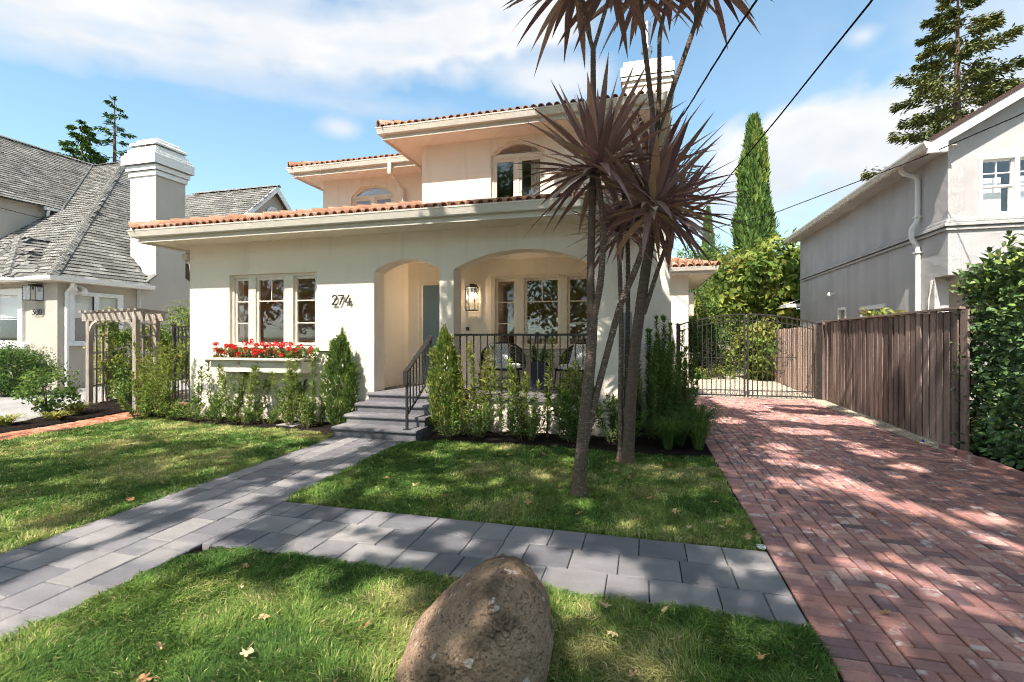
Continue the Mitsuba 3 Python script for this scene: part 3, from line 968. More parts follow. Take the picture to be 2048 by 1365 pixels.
# lower roof
eaves(-9.47, 0.02, 7.285, 14.0, 3.445, 12.0, Polygon([(-9.47, 7.30), (0.0, 7.30), (0.0, 9.7), (-0.376, 9.7), (-0.376, 7.94), (-8.95, 7.94), (-8.95, 14), (-9.47, 14)]))
zr = 3.672
tiled_slope(-9.52, 0.05, 7.20, zr, 11.6, Polygon([(-9.5, 7.2), (0.06, 7.2), (0.06, 9.79), (-4.68, 9.79), (-4.68, 11.49), (-5.21, 11.49)]), 290,
            hips=[((-9.52, 7.18, zr + 0.0), (-5.22, 11.48, zr + 1.29))])
m = MB((0.2, 0.4))
m.quads([[-9.5, 7.2, zr - 0.02], [-9.5, 14.0, zr - 0.02], [-8.42, 14.0, zr + 0.30], [-8.42, 11.5, zr + 0.30], [-5.2, 11.5, zr + 1.26]], [[0, 1, 2, 3], [0, 3, 4, 4]])
part(H, 'roof', m, 'terracotta')
part(H, 'flashing', MB((0.05, 0.1)).tube([(-5.35, 11.42, 5.05), (-4.75, 11.42, 5.05)], 0.07, 10), 'terracotta', 'dark red roll of flashing beside the upper wall')

# upper front volume
up = sbox(-4.67, 3.3, -0.30, 5.82).difference(arch(-3.10, -1.95, 4.25, 5.43, 5.68))
m = MB()
m.wallY(up, 9.80, 10.05)
m.wallX(sbox(10.05, 3.3, 15.5, 5.82), -4.67, -4.45)
m.wallX(sbox(10.05, 3.3, 15.5, 5.82), -0.52, -0.30)
part(H, 'wall', m, 'cream_stucco', 'upper front wall with arched window')
m = MB()
ring = arch(-3.10, -1.95, 4.25, 5.43, 5.68).difference(arch(-3.04, -2.01, 4.25, 5.41, 5.63))
m.wallY(ring, 9.86, 9.93)
m.box(-3.04, -2.01, 9.85, 9.93, 5.34, 5.43)
m.box(-2.575, -2.50, 9.85, 9.93, 4.25, 5.338)
part(H, 'window_frame', m, 'window_paint')
sash(H, -3.04, -2.577, 4.26, 5.338, 9.87, (), ())
sash(H, -2.498, -2.01, 4.26, 5.338, 9.87, (), ())
lun = arch(-3.04, -2.01, 5.43, 5.431, 5.63)
part(H, 'fanlight', MB().wallY(lun, 9.895, 9.897), 'glass')
inward_room(H, -4.4, -0.6, 10.06, 14.5, 3.4, 5.75, mat='gray_room')
m = MB()
for x, w in ((-2.28, 0.22),):
    for k in range(6):
        m.tube([(x + k * w / 6, 10.12 + 0.02 * (k % 2), 5.7), (x + k * w / 6, 10.12 + 0.02 * (k % 2), 3.5)], 0.03, 6)
part(H, 'curtain', m, 'pale_cloth')
eaves(-5.26, 0.28, 9.20, 15.5, 5.742, 9.74, Polygon([(-5.26, 9.21), (0.26, 9.21), (0.26, 9.74), (-0.30, 9.74), (-0.30, 9.80), (-4.67, 9.80), (-4.67, 15.5), (-5.26, 15.5)]))
zu = 5.968
tiled_slope(-5.32, 0.30, 9.12, zu, 11.6, Polygon([(-5.3, 9.12), (0.32, 9.12), (0.32, 9.73), (-0.38, 9.73), (-2.2, 12.2), (-2.3, 12.2)]), 110, hips=[((-5.32, 9.1, zu), (-2.9, 11.52, zu + 0.73))])
m = MB((0.4, 0.4))
m.quads([[-5.3, 9.12, zu - .03], [-5.3, 15.5, zu - .03], [-2.2, 15.5, zu + 0.88], [-2.2, 12.2, zu + 0.88]], [[0, 1, 2, 3]])
m.quads([[0.32, 10.6, zu - .03], [0.32, 15.5, zu - .03], [-2.2, 15.5, zu + 0.88], [-2.2, 12.2, zu + 0.88]], [[0, 1, 2, 3]])
part(H, 'roof', m, 'terracotta')

# middle volume set back on the left
mid = sbox(-8.41, 3.4, -4.67, 5.88).difference(arch(-7.55, -6.28, 4.5, 5.36, 5.635))
m = MB()
m.wallY(mid, 11.50, 11.75)
m.wallX(sbox(11.75, 3.4, 16.0, 5.88), -8.41, -8.2)
part(H, 'wall', m, 'cream_stucco', 'set-back upper wall on the left with a low arched window')
m = MB()
m.wallY(arch(-7.55, -6.28, 4.5, 5.36, 5.635).difference(arch(-7.48, -6.35, 4.5, 5.34, 5.57)), 11.55, 11.62)
m.box(-7.48, -6.35, 11.55, 11.62, 5.31, 5.38)
m.box(-6.96, -6.87, 11.55, 11.62, 4.5, 5.308)
part(H, 'window_frame', m, 'window_paint')
sash(H, -7.48, -6.962, 4.5, 5.308, 11.57)
sash(H, -6.868, -6.35, 4.5, 5.308, 11.57)
part(H, 'fanlight', MB().wallY(arch(-7.48, -6.35, 5.38, 5.381, 5.57), 11.585, 11.587), 'glass')
inward_room(H, -8.1, -4.8, 11.76, 14.5, 3.5, 5.8)
eaves(-8.86, -4.70, 10.90, 16.0, 5.802, None, Polygon([(-8.86, 10.91), (-4.68, 10.91), (-4.68, 11.5), (-8.41, 11.5), (-8.41, 16), (-8.86, 16)]))
zm = 6.028
tiled_slope(-8.92, -5.3, 10.82, zm, 12.6, Polygon([(-8.9, 10.82), (-5.28, 10.82), (-5.28, 13.0), (-6.7, 13.0)]), 60, hips=[((-8.92, 10.8, zm), (-6.95, 12.77, zm + 0.59))])
m = MB()
m.box(-6.05, -5.96, 10.76, 10.85, 5.62, 5.90)
m.tube([(-6.0, 10.81, 5.66), (-5.97, 11.42, 5.42)], 0.042, 10)
m.tube([(-5.97, 11.43, 5.45), (-5.97, 11.43, 4.95)], 0.042, 10)
part(H, 'downspout', m, 'cream_trim')

# chimney on the right
m = MB()
m.box(-0.374, 0.50, 9.75, 10.70, -0.06, 6.62)
ch = part(H, 'chimney', m, 'cream_stucco', 'white stucco chimney stack on the right side')
m = MB()
m.box(-0.40, 0.526, 9.725, 10.72, 6.46, 6.50)
m.box(-0.385, 0.512, 9.74, 10.71, 6.501, 6.55)
m.box(-0.42, 0.55, 9.70, 10.74, 6.56, 6.64, c=0.012)
m.box(-0.435, 0.565, 9.685, 10.76, 6.641, 6.84, c=0.03)
m.box(-0.39, 0.52, 9.73, 10.72, 6.841, 6.95, c=0.02)
part(ch, 'cap', m, 'white_stucco')
m = MB()
m.lathe((0.06, 10.2, 0), [(0.17, 6.95), (0.17, 7.06), (0.12, 7.10), (0.085, 7.14), (0.085, 7.32), (0.11, 7.33), (0.11, 7.42), (0.07, 7.44), (0.07, 7.86), (0.075, 7.86), (0.075, 7.93), (0.0, 7.93)], 18)
part(ch, 'flue', m, 'steel')
m = MB()
m.box(-0.02, 0.32, 9.742, 9.752, 1.38, 1.40)
for k in range(3):
    m.box(-0.01 + k * 0.112, 0.09 + k * 0.112, 9.738, 9.752, 1.40, 1.52)
part(H, 'wall_vent', m, 'white_paint', 'three small white vent squares low on the chimney wall')
part(H, 'utility_box', MB().box(-0.376, -0.20, 8.75, 9.15, 1.2, 2.05, c=0.02), 'gray_plastic', 'blue gray meter box on the right side wall')

# rear wing on the right, seen past the gate
m = MB()
m.box(-0.3, 1.54, 18.5, 24.0, -0.06, 3.86)
part(H, 'wall', m, 'cream_stucco', 'rear wing wall beyond the gate')
m = MB()
xr, yf, zb = 2.34, 17.95, 3.82
for prof, mat, nm in ((GUT, 'cream_trim', 'gutter'), (FAS, 'cream_trim', 'fascia')):
    q = MB()
    p2 = prof + [prof[0]]
    R1 = [(-0.3, yf - o, zb + h) for o, h in p2]
    R2 = [(xr + o, yf - o, zb + h) for o, h in p2]
    R3 = [(xr + o, 24.0, zb + h) for o, h in p2]
    for a, b in ((R1, R2), (R2, R3)):
        for k in range(len(p2) - 1):
            q.quads([a[k], b[k], b[k + 1], a[k + 1]], [[0, 1, 2, 3]])
    part(H, nm, q, mat)
part(H, 'soffit', MB().slab(Polygon([(-0.3, yf + 0.01), (xr, yf + 0.01), (xr, 24), (1.54, 24), (1.54, 18.5), (-0.3, 18.5)]), zb + 0.036, zb + 0.056), 'cream_stucco')
zx = 4.05
tiled_slope(-0.3, 2.4, 17.86, zx, 19.4, Polygon([(-0.3, 17.86), (2.42, 17.86), (1.0, 19.3), (-0.3, 19.3)]), 60, hips=[((2.44, 17.84, zx), (1.0, 19.28, zx + 0.44)), ((1.0, 19.28, zx + 0.44), (-0.3, 19.28, zx + 0.44))], pitch=0.25)
m = MB((0.4, 0.4)).quads([[2.42, 17.86, zx - .02], [2.42, 24, zx - .02], [1.0, 24, zx + 0.42], [1.0, 19.3, zx + 0.42]], [[0, 1, 2, 3]])
part(H, 'roof', m, 'terracotta')
part(H, 'utility_box', MB().box(1.54, 1.74, 18.75, 19.2, 2.4, 3.25, c=0.02), 'cream_trim', 'boxed utility cover on the rear wing corner')

# room contents seen through the glass
t = thing('sofa', 'dim red sofa with pale cushion behind the left window', 'sofa')
m = MB()
m.box(-7.9, -6.2, 9.6, 10.4, 0.62, 1.15, c=0.06)
m.box(-7.9, -6.2, 10.2, 10.45, 1.15, 1.65, c=0.06)
part(t, 'frame', m, 'dark_cloth')
part(t, 'cushion', MB().box(-7.3, -6.7, 9.62, 9.8, 1.16, 1.62, c=0.07), 'pale_cloth')
m = MB()
m.box(-7.5, -6.45, 11.9, 11.96, 1.9, 2.55)
solo('framed_picture', m, 'gray_plastic', 'framed picture on the back wall of the left room', 'picture')

# ---- steps
S = thing('front_steps', 'four gray stone steps with bullnose treads up to the entry arch', 'steps')
for k, (y0, z) in enumerate(((6.93, 0.155), (7.25, 0.31), (7.53, 0.465), (7.80, 0.62))):
    x0, x1 = (-4.92, -4.90, -4.87, -4.82)[k], -3.40
    m = MB((0.02 + 0.05 * k, 0.3 + 0.1 * k))
    m.box(x0 + 0.03, x1 - 0.03, y0 + 0.04, 7.955, -0.05 if k == 0 else z - 0.16, z - 0.062)
    prof = [(0.0, 0.0)] + [(0.03 - 0.03 * math.cos(a), -0.03 + 0.03 * math.sin(a)) for a in np.linspace(math.pi / 2, -math.pi / 2, 9)]
    # bullnose tread: half-round front edge swept along x
    ang = np.linspace(-math.pi / 2, math.pi / 2, 9)
    py, pz = y0 + 0.03 - 0.03 * np.cos(ang), z - 0.03 + 0.03 * np.sin(ang)
    yb = 7.955 if k < 3 else 8.3
    a = np.stack([np.full(9, x0), py, pz], 1)
    b = np.stack([np.full(9, x1), py, pz], 1)
    i = np.arange(8)
    m.add(np.vstack([a, b]), np.stack([i, i + 1, 9 + i + 1, 9 + i], 1))
    m.quads([[x0, y0 + .03, z], [x1, y0 + .03, z], [x1, yb, z], [x0, yb, z], [x0, y0 + .03, z - .06], [x1, y0 + .03, z - .06], [x1, yb, z - .06], [x0, yb, z - .06]],
            [[0, 1, 2, 3], [4, 5, 6, 7], [0, 3, 7, 4], [1, 2, 6, 5]])
    part(S, 'step', m, 'paver')
# ---------------------------------------------------------------- the gray shingled house on the left
G = thing('gray_house', 'gray stucco house with steep shingle roof and white capped chimney, number 300', 'house')
sr = np.random.default_rng(19)


def shingles(roof, o, u, d, poly, k0, limit, rest, expo=0.205, wid=(0.24, 0.42)):
    """rows of thin wedge shingles on the plane o + u*s + d*t inside the (s, t) polygon"""
    o, u, d = np.array(o, float), unit(u), unit(d)
    n = unit(np.cross(u, d))
    if n[2] < 0:
        n = -n
    R = np.stack([u, d, n], 1)
    x0, y0, x1, y1 = poly.bounds
    pp = poly.buffer(0.02)
    k, t = k0, y0 - 0.03
    while t < y1:
        s = x0 - sr.uniform(0, 0.3)
        while s < x1:
            w = sr.uniform(*wid)
            if pp.contains(Point(s + w / 2, max(t + 0.06, y0 + 0.01))):
                c = R @ np.array([s, t, 0.0]) + o
                th = sr.uniform(0.026, 0.040)
                L = expo + 0.03
                v = np.array([[0.004, 0, 0.0], [w - 0.004, 0, 0.0], [w - 0.004, L, 0.0], [0.004, L, 0.0], [0.004, 0, th], [w - 0.004, 0, th], [w - 0.004, L, 0.004], [0.004, L, 0.004]])
                v[:, 1] += sr.normal(0, 0.005)
                m = MB() if k < limit else rest
                w2 = v @ R.T + c
                m.quads(w2, [[4, 5, 6, 7], [1, 2, 6, 5], [3, 0, 4, 7]], (float(np.clip(sr.normal(0.5, 0.26), 0, 1)), sr.random()))
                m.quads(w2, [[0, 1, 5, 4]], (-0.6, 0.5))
                if m is not rest:
                    put(numbered(roof + '__shingle'), m, 'shingle')
                k += 1
            s += w
        t += expo
    return k


def hipcap(roof, a, b, rest, w=0.15, up=0.03):
    a, b = np.array(a, float), np.array(b, float)
    L = np.linalg.norm(b - a)
    d = (b - a) / L
    lat = unit(np.cross(d, [0, 0, 1]))
    n = unit(np.cross(lat, d))
    t = 0
    while t < L:
        v = []
        for e, h in ((0, 0.045), (0.26, 0.02)):
            c = a + d * (t + e) + n * up
            v += [c - lat * w - n * (w * 0.55) + n * h, c + n * (h + 0.02), c + lat * w - n * (w * 0.55) + n * h]
            v += [c - lat * w - n * (w * 0.55), c + n * 0.0, c + lat * w - n * (w * 0.55)]
        rest.quads(v, [[0, 1, 7, 6], [1, 2, 8, 7], [3, 4, 1, 0], [4, 5, 2, 1]], (float(np.clip(sr.normal(0.62, 0.2), 0, 1)), sr.random()))
        t += 0.21


SLW = 0.857
EX, EY, EZ = -17.50, 10.80, 3.50           # eave corner of the front wing
RX, RY, RZ = EX - 8.3, EY + 8.3, EZ + SLW * 8.3
# walls
m = MB()
fw = sbox(-24, -0.06, -17.9, 3.5).difference(sbox(-20.9, 1.45, -19.4, 3.06))
m.wallY(fw, 11.2, 11.45)
sw = sbox(11.45, -0.06, 22.0, 3.5).difference(sbox(11.62, 1.50, 13.03, 3.02))
m.wallX(sw, -18.15, -17.9)
part(G, 'wall', m, 'gray_stucco')
m = MB()
m.box(-30, -23.7, 12.5, 24, 3.0, 6.95)
part(G, 'wall', m, 'gray_stucco', 'upper wall under the left roof edge')
# front window with white trim
m = MB()
m.box(-20.95, -20.75, 11.12, 11.3, 1.38, 3.2)
m.box(-19.55, -19.34, 11.12, 11.3, 1.38, 3.2)
m.box(-20.75, -19.55, 11.12, 11.3, 3.0, 3.2)
m.box(-21.1, -19.15, 11.05, 11.3, 1.24, 1.42, c=0.02)
w = part(G, 'window', m, 'white_paint', 'front window with white trim')
sash(G, -20.74, -19.56, 1.45, 2.98, 11.2, (), (2.2,), w=0.06, mat='white_paint')
part(w, 'blind', MB().box(-20.7, -19.6, 11.3, 11.32, 2.25, 2.98), 'blind_white')
inward_room(G, -23.5, -18.2, 11.5, 15.0, 0.3, 3.4, mat='gray_room')
# side window
m = MB()
for y0, y1 in ((11.50, 11.66), (12.27, 12.40), (13.03, 13.20)):
    m.box(-17.9, -17.85, y0, y1, 1.50, 3.12)
m.box(-17.9, -17.85, 11.66, 12.27, 2.99, 3.12)
m.box(-17.9, -17.85, 12.40, 13.03, 2.99, 3.12)
m.box(-17.9, -17.80, 11.42, 13.28, 1.34, 1.498, c=0.02)
w = part(G, 'window', m, 'white_paint', 'double side window with white trim and sill')
for y0, y1 in ((11.66, 12.27), (12.40, 13.03)):
    g = MB()
    g.quads([[-17.93, y0, 1.5], [-17.93, y1, 1.5], [-17.93, y1, 2.99], [-17.93, y0, 2.99]], [[0, 1, 2, 3]])
    part(w, 'pane', g, 'glass')
    part(w, 'blind', MB().box(-18.0, -17.99, y0, y1, 2.25, 2.99), 'blind_white')
# gutters and downspouts
GW = [(0.0, -0.02), (0.09, 0.0), (0.12, 0.05), (0.13, 0.13), (0.0, 0.13)]
m = MB()
pr_ = GW + [GW[0]]
rows = [[(-26, EY - o + 0.02, EZ - 0.12 + h) for o, h in pr_], [(EX + o - 0.02, EY - o + 0.02, EZ - 0.12 + h) for o, h in pr_], [(EX + o - 0.02, 14.02, EZ - 0.12 + h) for o, h in pr_]]
for a, b in zip(rows[:-1], rows[1:]):
    for k in range(len(pr_) - 1):
        m.quads([a[k], b[k], b[k + 1], a[k + 1]], [[0, 1, 2, 3]])
m.quads(np.array(rows[2][:-1]), [[0, 1, 2, 3], [0, 3, 4, 4]])
part(G, 'gutter', m, 'white_paint')
part(G, 'soffit', MB().slab(Polygon([(-26, EY), (EX, EY), (EX, 14.0), (-17.9, 14.0), (-17.9, 11.2), (-26, 11.2)]), 3.36, 3.38), 'gray_stucco')
m = MB()
m.tube([(-17.55, 11.42, 3.36), (-17.62, 11.42, 3.2), (-17.83, 11.42, 3.05), (-17.83, 11.42, 0.0)], 0.055, 10)
part(G, 'downspout', m, 'white_paint')
m = MB()
m.box(-23.45, -23.30, 14.2, 20.0, 6.80, 6.95)
m.tube([(-23.4, 14.35, 6.8), (-23.5, 14.35, 6.5), (-23.62, 14.35, 6.3), (-23.62, 14.35, 5.0)], 0.05, 10)
part(G, 'gutter', m, 'white_paint')

# roof decks
V = dict(ec=(EX, EY, EZ), rc=(RX, RY, RZ), fl=(-30, EY, EZ), rl=(-30, RY, RZ), sb=(EX, RY + 8.3, EZ))
rest, k = MB(), 0
m = MB((0.3, 0.3))
m.quads([V['fl'], V['ec'], V['rc'], V['rl']], [[0, 1, 2, 3]])
hs = lambda s_, h_: (EX - h_, EY + s_, EZ + SLW * h_)
m.quads([hs(0, 0), hs(3.2, 0), hs(3.46, 1.5), V['rc']], [[0, 1, 2, 3]])
m.quads([hs(3.46, 1.5), hs(15.1, 1.5), V['rc']], [[0, 1, 2, 2]])
# main roof: right slope over the left part, ridge along y
MX, MZ, RX2, RZ2 = -23.30, 6.92, -28.1, 10.70
m.quads([(MX, 12.0, MZ), (MX, 22, MZ), (RX2, 22, RZ2), (RX2, 12.0, RZ2)], [[0, 1, 2, 3]])
m.quads([(-33, 12.0, MZ), (-33, 22, MZ), (RX2, 22, RZ2), (RX2, 12.0, RZ2)], [[0, 1, 2, 3]])
roof = part(G, 'roof', m, 'shingle')
fu, fd = np.array([1.0, 0, 0]), unit([0, 1, SLW])
fl = math.hypot(8.3, 8.3 * SLW)
# right (hip end) slope first: the largest in view beside the front slope
su, sd = np.array([0, 1.0, 0]), unit([-1, 0, SLW])
hip = Polygon([(0, 0), (3.2, 0), (3.4, 1.9), (9.0, 1.9), (9.0, fl * .92), (8.3, fl)])
v0 = 1 / math.hypot(1, SLW)
# front slope, clipped by the valley with the main roof and by the small bay roof
ft = Polygon([(-9, 3.96 / v0), (-5.8, 3.96 / v0), (-10.6, 8.35 / v0), (-8.3, fl), (0, 0), (-9, 0)])
k = shingles(roof, (EX, EY, EZ), fu, fd, ft.intersection(sbox(-12, 0, 0.1, 4.0)), k, 150, rest)
k = shingles(roof, (EX, EY, EZ), su, sd, hip.intersection(sbox(-1, 0, 12, 4.4)), k, 299, rest)
k = shingles(roof, (EX, EY, EZ), fu, fd, ft.intersection(sbox(-12, 4.0, 0.1, 20)), k, 0, rest)
k = shingles(roof, (EX, EY, EZ), su, sd, hip.intersection(sbox(-1, 4.4, 12, 20)), k, 0, rest)
ml = math.hypot(MX - RX2, RZ2 - MZ)
k = shingles(roof, (MX, 12.0, MZ), (0, 1, 0), (RX2 - MX, 0, RZ2 - MZ), Polygon([(0, 0), (2.76, 0), (7.3, ml), (0, ml)]), k, 0, rest)
hipcap(roof, V['ec'], V['rc'], rest)
hipcap(roof, V['rc'], V['rl'], rest)
hipcap(roof, (RX2, 12.0, RZ2), (RX2, 19.5, RZ2), rest)
# valley strip
a, b = np.array([MX, 14.80, MZ]), np.array([RX2, 19.25, RZ2])
s = np.array([0.16, -0.16, 0.0])
part(roof, 'valley', MB().quads([a - s + [0, 0, .05], a + s + [0, 0, .05], b + s + [0, 0, .05], b - s + [0, 0, .05]], [[0, 1, 2, 3]]), 'white_stucco')
# small canted bay roof before the front slope
P0, P1 = np.array([-20.5, 11.75, 5.02]), np.array([-20.5, 12.62, 5.06])
E1, E2, E0, E3 = np.array([-20.0, 10.42, 3.53]), np.array([-18.95, 10.56, 3.53]), np.array([-22.4, 10.7, 3.53]), np.array([-18.38, 10.80, 3.53])
br_ = part(G, 'roof', MB((0.4, 0.4)).flat([P0, E1, E2, P1, E3, E0], [[0, 1, 2], [0, 2, 4], [0, 4, 3], [0, 5, 1]]), 'shingle', 'small canted bay roof')
rest2, k2 = MB(), 0
for a, u, tri in ((E1, E2 - E1, (E1, E2, P0)), (E2, E3 - E2, (E2, E3, P0)), (E3, P1 - P0, (E3, P1, P0)), (E0, E1 - E0, (E0, E1, P0))):
    u = unit(u)
    n = np.cross(tri[1] - tri[0], tri[2] - tri[0])
    dd = unit(np.cross(n, u))
    if dd[2] < 0:
        dd = -dd
    pg = Polygon([((q - a) @ u, (q - a) @ dd) for q in tri]).buffer(0.03)
    k2 = shingles(br_, a, u, dd, pg, k2, 150, rest2)
hipcap(br_, E1, P0, rest2)
hipcap(br_, E2, P0, rest2)
hipcap(br_, P0, P1, rest2)
tag(put(numbered(br_ + '__shingle_rows'), rest2, 'shingle'), None, None, None, 'stuff')
m = MB()
for a, b in ((E0, E1), (E1, E2), (E2, E3)):
    a2, b2 = a + [0, -.05, 0], b + [0, -.05, 0]
    m.quads([a2 - [0, 0, .13], b2 - [0, 0, .13], b2, a2], [[0, 1, 2, 3]])
    m.quads([a2 - [0, 0, .13], b2 - [0, 0, .13], b2 + [0, .4, -.13], a2 + [0, .4, -.13]], [[0, 1, 2, 3]])
part(G, 'gutter', m, 'white_paint')
# rear gabled wing with round vent
gx_, gyc, gz_ = -17.0, 19.8, 8.89
gs = 0.92
m = MB()
m.wallX(Polygon([(gyc - 3.2, gz_ - 3.2 * gs - .3), (gyc + 3.2, gz_ - 3.2 * gs - .3), (gyc + 3.2, gz_ - 3.2 * gs), (gyc, gz_ - 0.12), (gyc - 3.2, gz_ - 3.2 * gs)]), gx_ - 0.55, gx_ - 0.35)
m.box(-24, gx_ - 0.36, gyc - 3.0, gyc + 3.0, 0, gz_ - 3.3 * gs)
part(G, 'wall', m, 'gray_stucco', 'rear gable wall with round vent')
m = MB((0.3, 0.3))
m.quads([(-25, gyc - 3.6, gz_ - 3.6 * gs), (gx_, gyc - 3.6, gz_ - 3.6 * gs), (gx_, gyc, gz_), (-25, gyc, gz_)], [[0, 1, 2, 3]])
m.quads([(-25, gyc + 3.6, gz_ - 3.6 * gs), (gx_, gyc + 3.6, gz_ - 3.6 * gs), (gx_, gyc, gz_), (-25, gyc, gz_)], [[0, 1, 2, 3]])
rg = part(G, 'roof', m, 'shingle', 'rear gable roof')
rest3 = MB()
shingles(rg, (-22, gyc - 3.6, gz_ - 3.6 * gs), (1, 0, 0), (0, 1, gs), sbox(0, 0, 5.0, math.hypot(3.6, 3.6 * gs)), 0, 0, rest3)
hipcap(rg, (-22, gyc, gz_), (gx_, gyc, gz_), rest3)
tag(put(numbered(rg + '__shingle_rows'), rest3, 'shingle'), None, None, None, 'stuff')
m = MB()
for s in (-1, 1):
    a, b = np.array([gx_ + 0.0, gyc, gz_ + 0.02]), np.array([gx_ + 0.0, gyc + s * 3.65, gz_ - 3.65 * gs + 0.02])
    v = [a, b, b - [0, 0, .26], a - [0, 0, .30]]
    m.quads(v + [x - np.array([.05, 0, 0]) for x in v], [[0, 1, 2, 3], [4, 5, 6, 7], [0, 1, 5, 4], [3, 2, 6, 7]])
part(G, 'gable_trim', m, 'white_paint')
m = MB()
t = np.linspace(0, np.pi, 15)
ring = [(gx_ - .30, gyc + 0.05 + .42 * math.cos(a), gz_ - 1.42 + .42 * math.sin(a)) for a in t]
m.tube(ring, 0.045, 6)
for k in range(6):
    h = 0.06 * k + 0.03
    w_ = math.sqrt(max(0.02, .4 ** 2 - h * h))
    m.box(gx_ - .34, gx_ - .30, gyc + .05 - w_, gyc + .05 + w_, gz_ - 1.42 + h, gz_ - 1.42 + h + .03)
part(G, 'round_vent', m, 'white_paint')
# chimney
CX0, CX1, CY0, CY1 = -18.93, -17.70, 14.28, 15.50
m = MB()
m.box(CX0, CX1, CY0, CY1, 0, 7.75)
# bump-out of the side wall below the stack with a sloping shoulder
m.wallX(Polygon([(13.70, -0.06), (20, -0.06), (20, 2.9), (17, 3.1), (15.52, 3.97), (14.30, 3.97), (13.70, 3.46)]), -18.0, CX1 + 0.003)
ch = part(G, 'chimney', m, 'gray_stucco', 'chimney stack with stepped white cap')
part(ch, 'front_face', MB().box(CX0 - 0.01, CX1 + 0.012, CY0 - 0.012, CY0, 3.9, 7.75).box(-17.86, CX1 + 0.006, 13.69, 13.70, 0.0, 3.42), 'white_stucco', 'white painted front of the chimney')
m = MB()
for e, z0, z1 in ((0.06, 7.72, 7.92), (0.12, 7.921, 8.11), (0.22, 8.13, 8.50), (0.15, 8.501, 8.62), (0.08, 8.621, 8.74), (0.0, 8.75, 8.86)):
    m.box(CX0 - e, CX1 + e, CY0 - e, CY1 + e, z0, z1, c=0.015)
for e, z0, z1 in ((0.05, 8.90, 9.02), (-0.12, 9.021, 9.20)):
    m.box(CX0 - e, CX1 + e, CY0 - e, CY1 + e, z0, z1, c=0.05)
part(ch, 'cap', m, 'white_stucco', 'stepped white chimney cap')
# little shoulder roof at the chimney foot
m = MB((0.55, 0.3))
m.quads([[-18.9, 13.60, 3.44], [-17.62, 13.60, 3.44], [-17.62, 14.27, 4.0], [-18.9, 14.27, 4.0], [-18.9, 13.60, 3.38], [-17.62, 13.60, 3.38], [-17.62, 14.27, 3.94], [-18.9, 14.27, 3.94]], [[0, 1, 2, 3], [0, 1, 5, 4], [1, 2, 6, 5]])
part(ch, 'shoulder_roof', m, 'shingle')
tag(put(numbered(roof + '__shingle_rows'), rest, 'shingle'), None, None, None, 'stuff')


def lettering(parent, text, x, y, z, h, bold, mat, depth=0.015):
    """each character its own part, on a wall facing -y"""
    for i, ch_ in enumerate(text):
        t = meshkit.text_mesh(ch_, h, depth, bold)
        v = np.array(t.vertices)
        v[:, 0] -= v[:, 0].min()
        w_ = v[:, 0].max()
        v = np.stack([x + v[:, 0], y - v[:, 2], z + v[:, 1]], 1)
        part(parent, 'digit', MB().flat(v, np.array(t.faces)), mat, 'digit ' + ch_)
        x += w_ + h * 0.11


t = thing('house_number', 'black numerals 274 standing off the white stucco wall beside the entry arch', 'house number')
lettering(t, '274', -5.585, 7.905, 2.21, 0.185, False, 'black_metal')
t = thing('house_number', 'dark numerals 300 on the gray house wall under its lantern', 'house number')
lettering(t, '300', -18.93, 11.15, 2.33, 0.19, False, 'black_metal')


def lantern(name, x, y, z, w, h, label, lit):
    """square glass lantern on a wall facing -y; z is its foot, y its middle"""
    L = thing(name, label, 'lantern')
    r = w / 2
    m = MB()
    for sx in (-1, 1):
        for sy in (-1, 1):
            m.bar((x + sx * r, y + sy * r, z), (x + sx * r, y + sy * r, z + h * 0.86), 0.014)
    m.box(x - r - .012, x + r + .012, y - r - .012, y + r + .012, z - .015, z)
    m.box(x - r - .012, x + r + .012, y - r - .012, y + r + .012, z + h * .86, z + h * .89)
    m.box(x - r * .45, x + r * .55, y - r * .5, y + r * 2.2, z + h * .89, z + h)
    m.box(x - r * .5, x + r * .5, y + r, y + r * 2.2, z + h * .55, z + h * .9)
    part(L, 'frame', m, 'black_metal')
    for a, b in (((-1, -1), (1, -1)), ((1, -1), (1, 1)), ((1, 1), (-1, 1)), ((-1, 1), (-1, -1))):
        g = MB().quads([[x + a[0] * r, y + a[1] * r, z], [x + b[0] * r, y + b[1] * r, z], [x + b[0] * r, y + b[1] * r, z + h * .86], [x + a[0] * r, y + a[1] * r, z + h * .86]], [[0, 1, 2, 3]])
        part(L, 'pane', g, 'glass')
    part(L, 'bulb_holder', MB().tube([(x, y, z + h * .88), (x, y, z + h * .66)], 0.022, 10), 'black_metal')
    m = MB().lathe((x, y, z + h * .56), [(0.001, -0.06), (0.022, -0.05), (0.032, -0.02), (0.030, 0.015), (0.018, 0.05), (0.012, 0.066)], 14)
    if lit:
        part(L, 'bulb', m, 'blind_white', 'glowing warm bulb', emitter={'type': 'area', 'radiance': {'type': 'rgb', 'value': [62.0, 46.0, 29.0]}})
    else:
        part(L, 'bulb', m, 'blind_white')
    return L


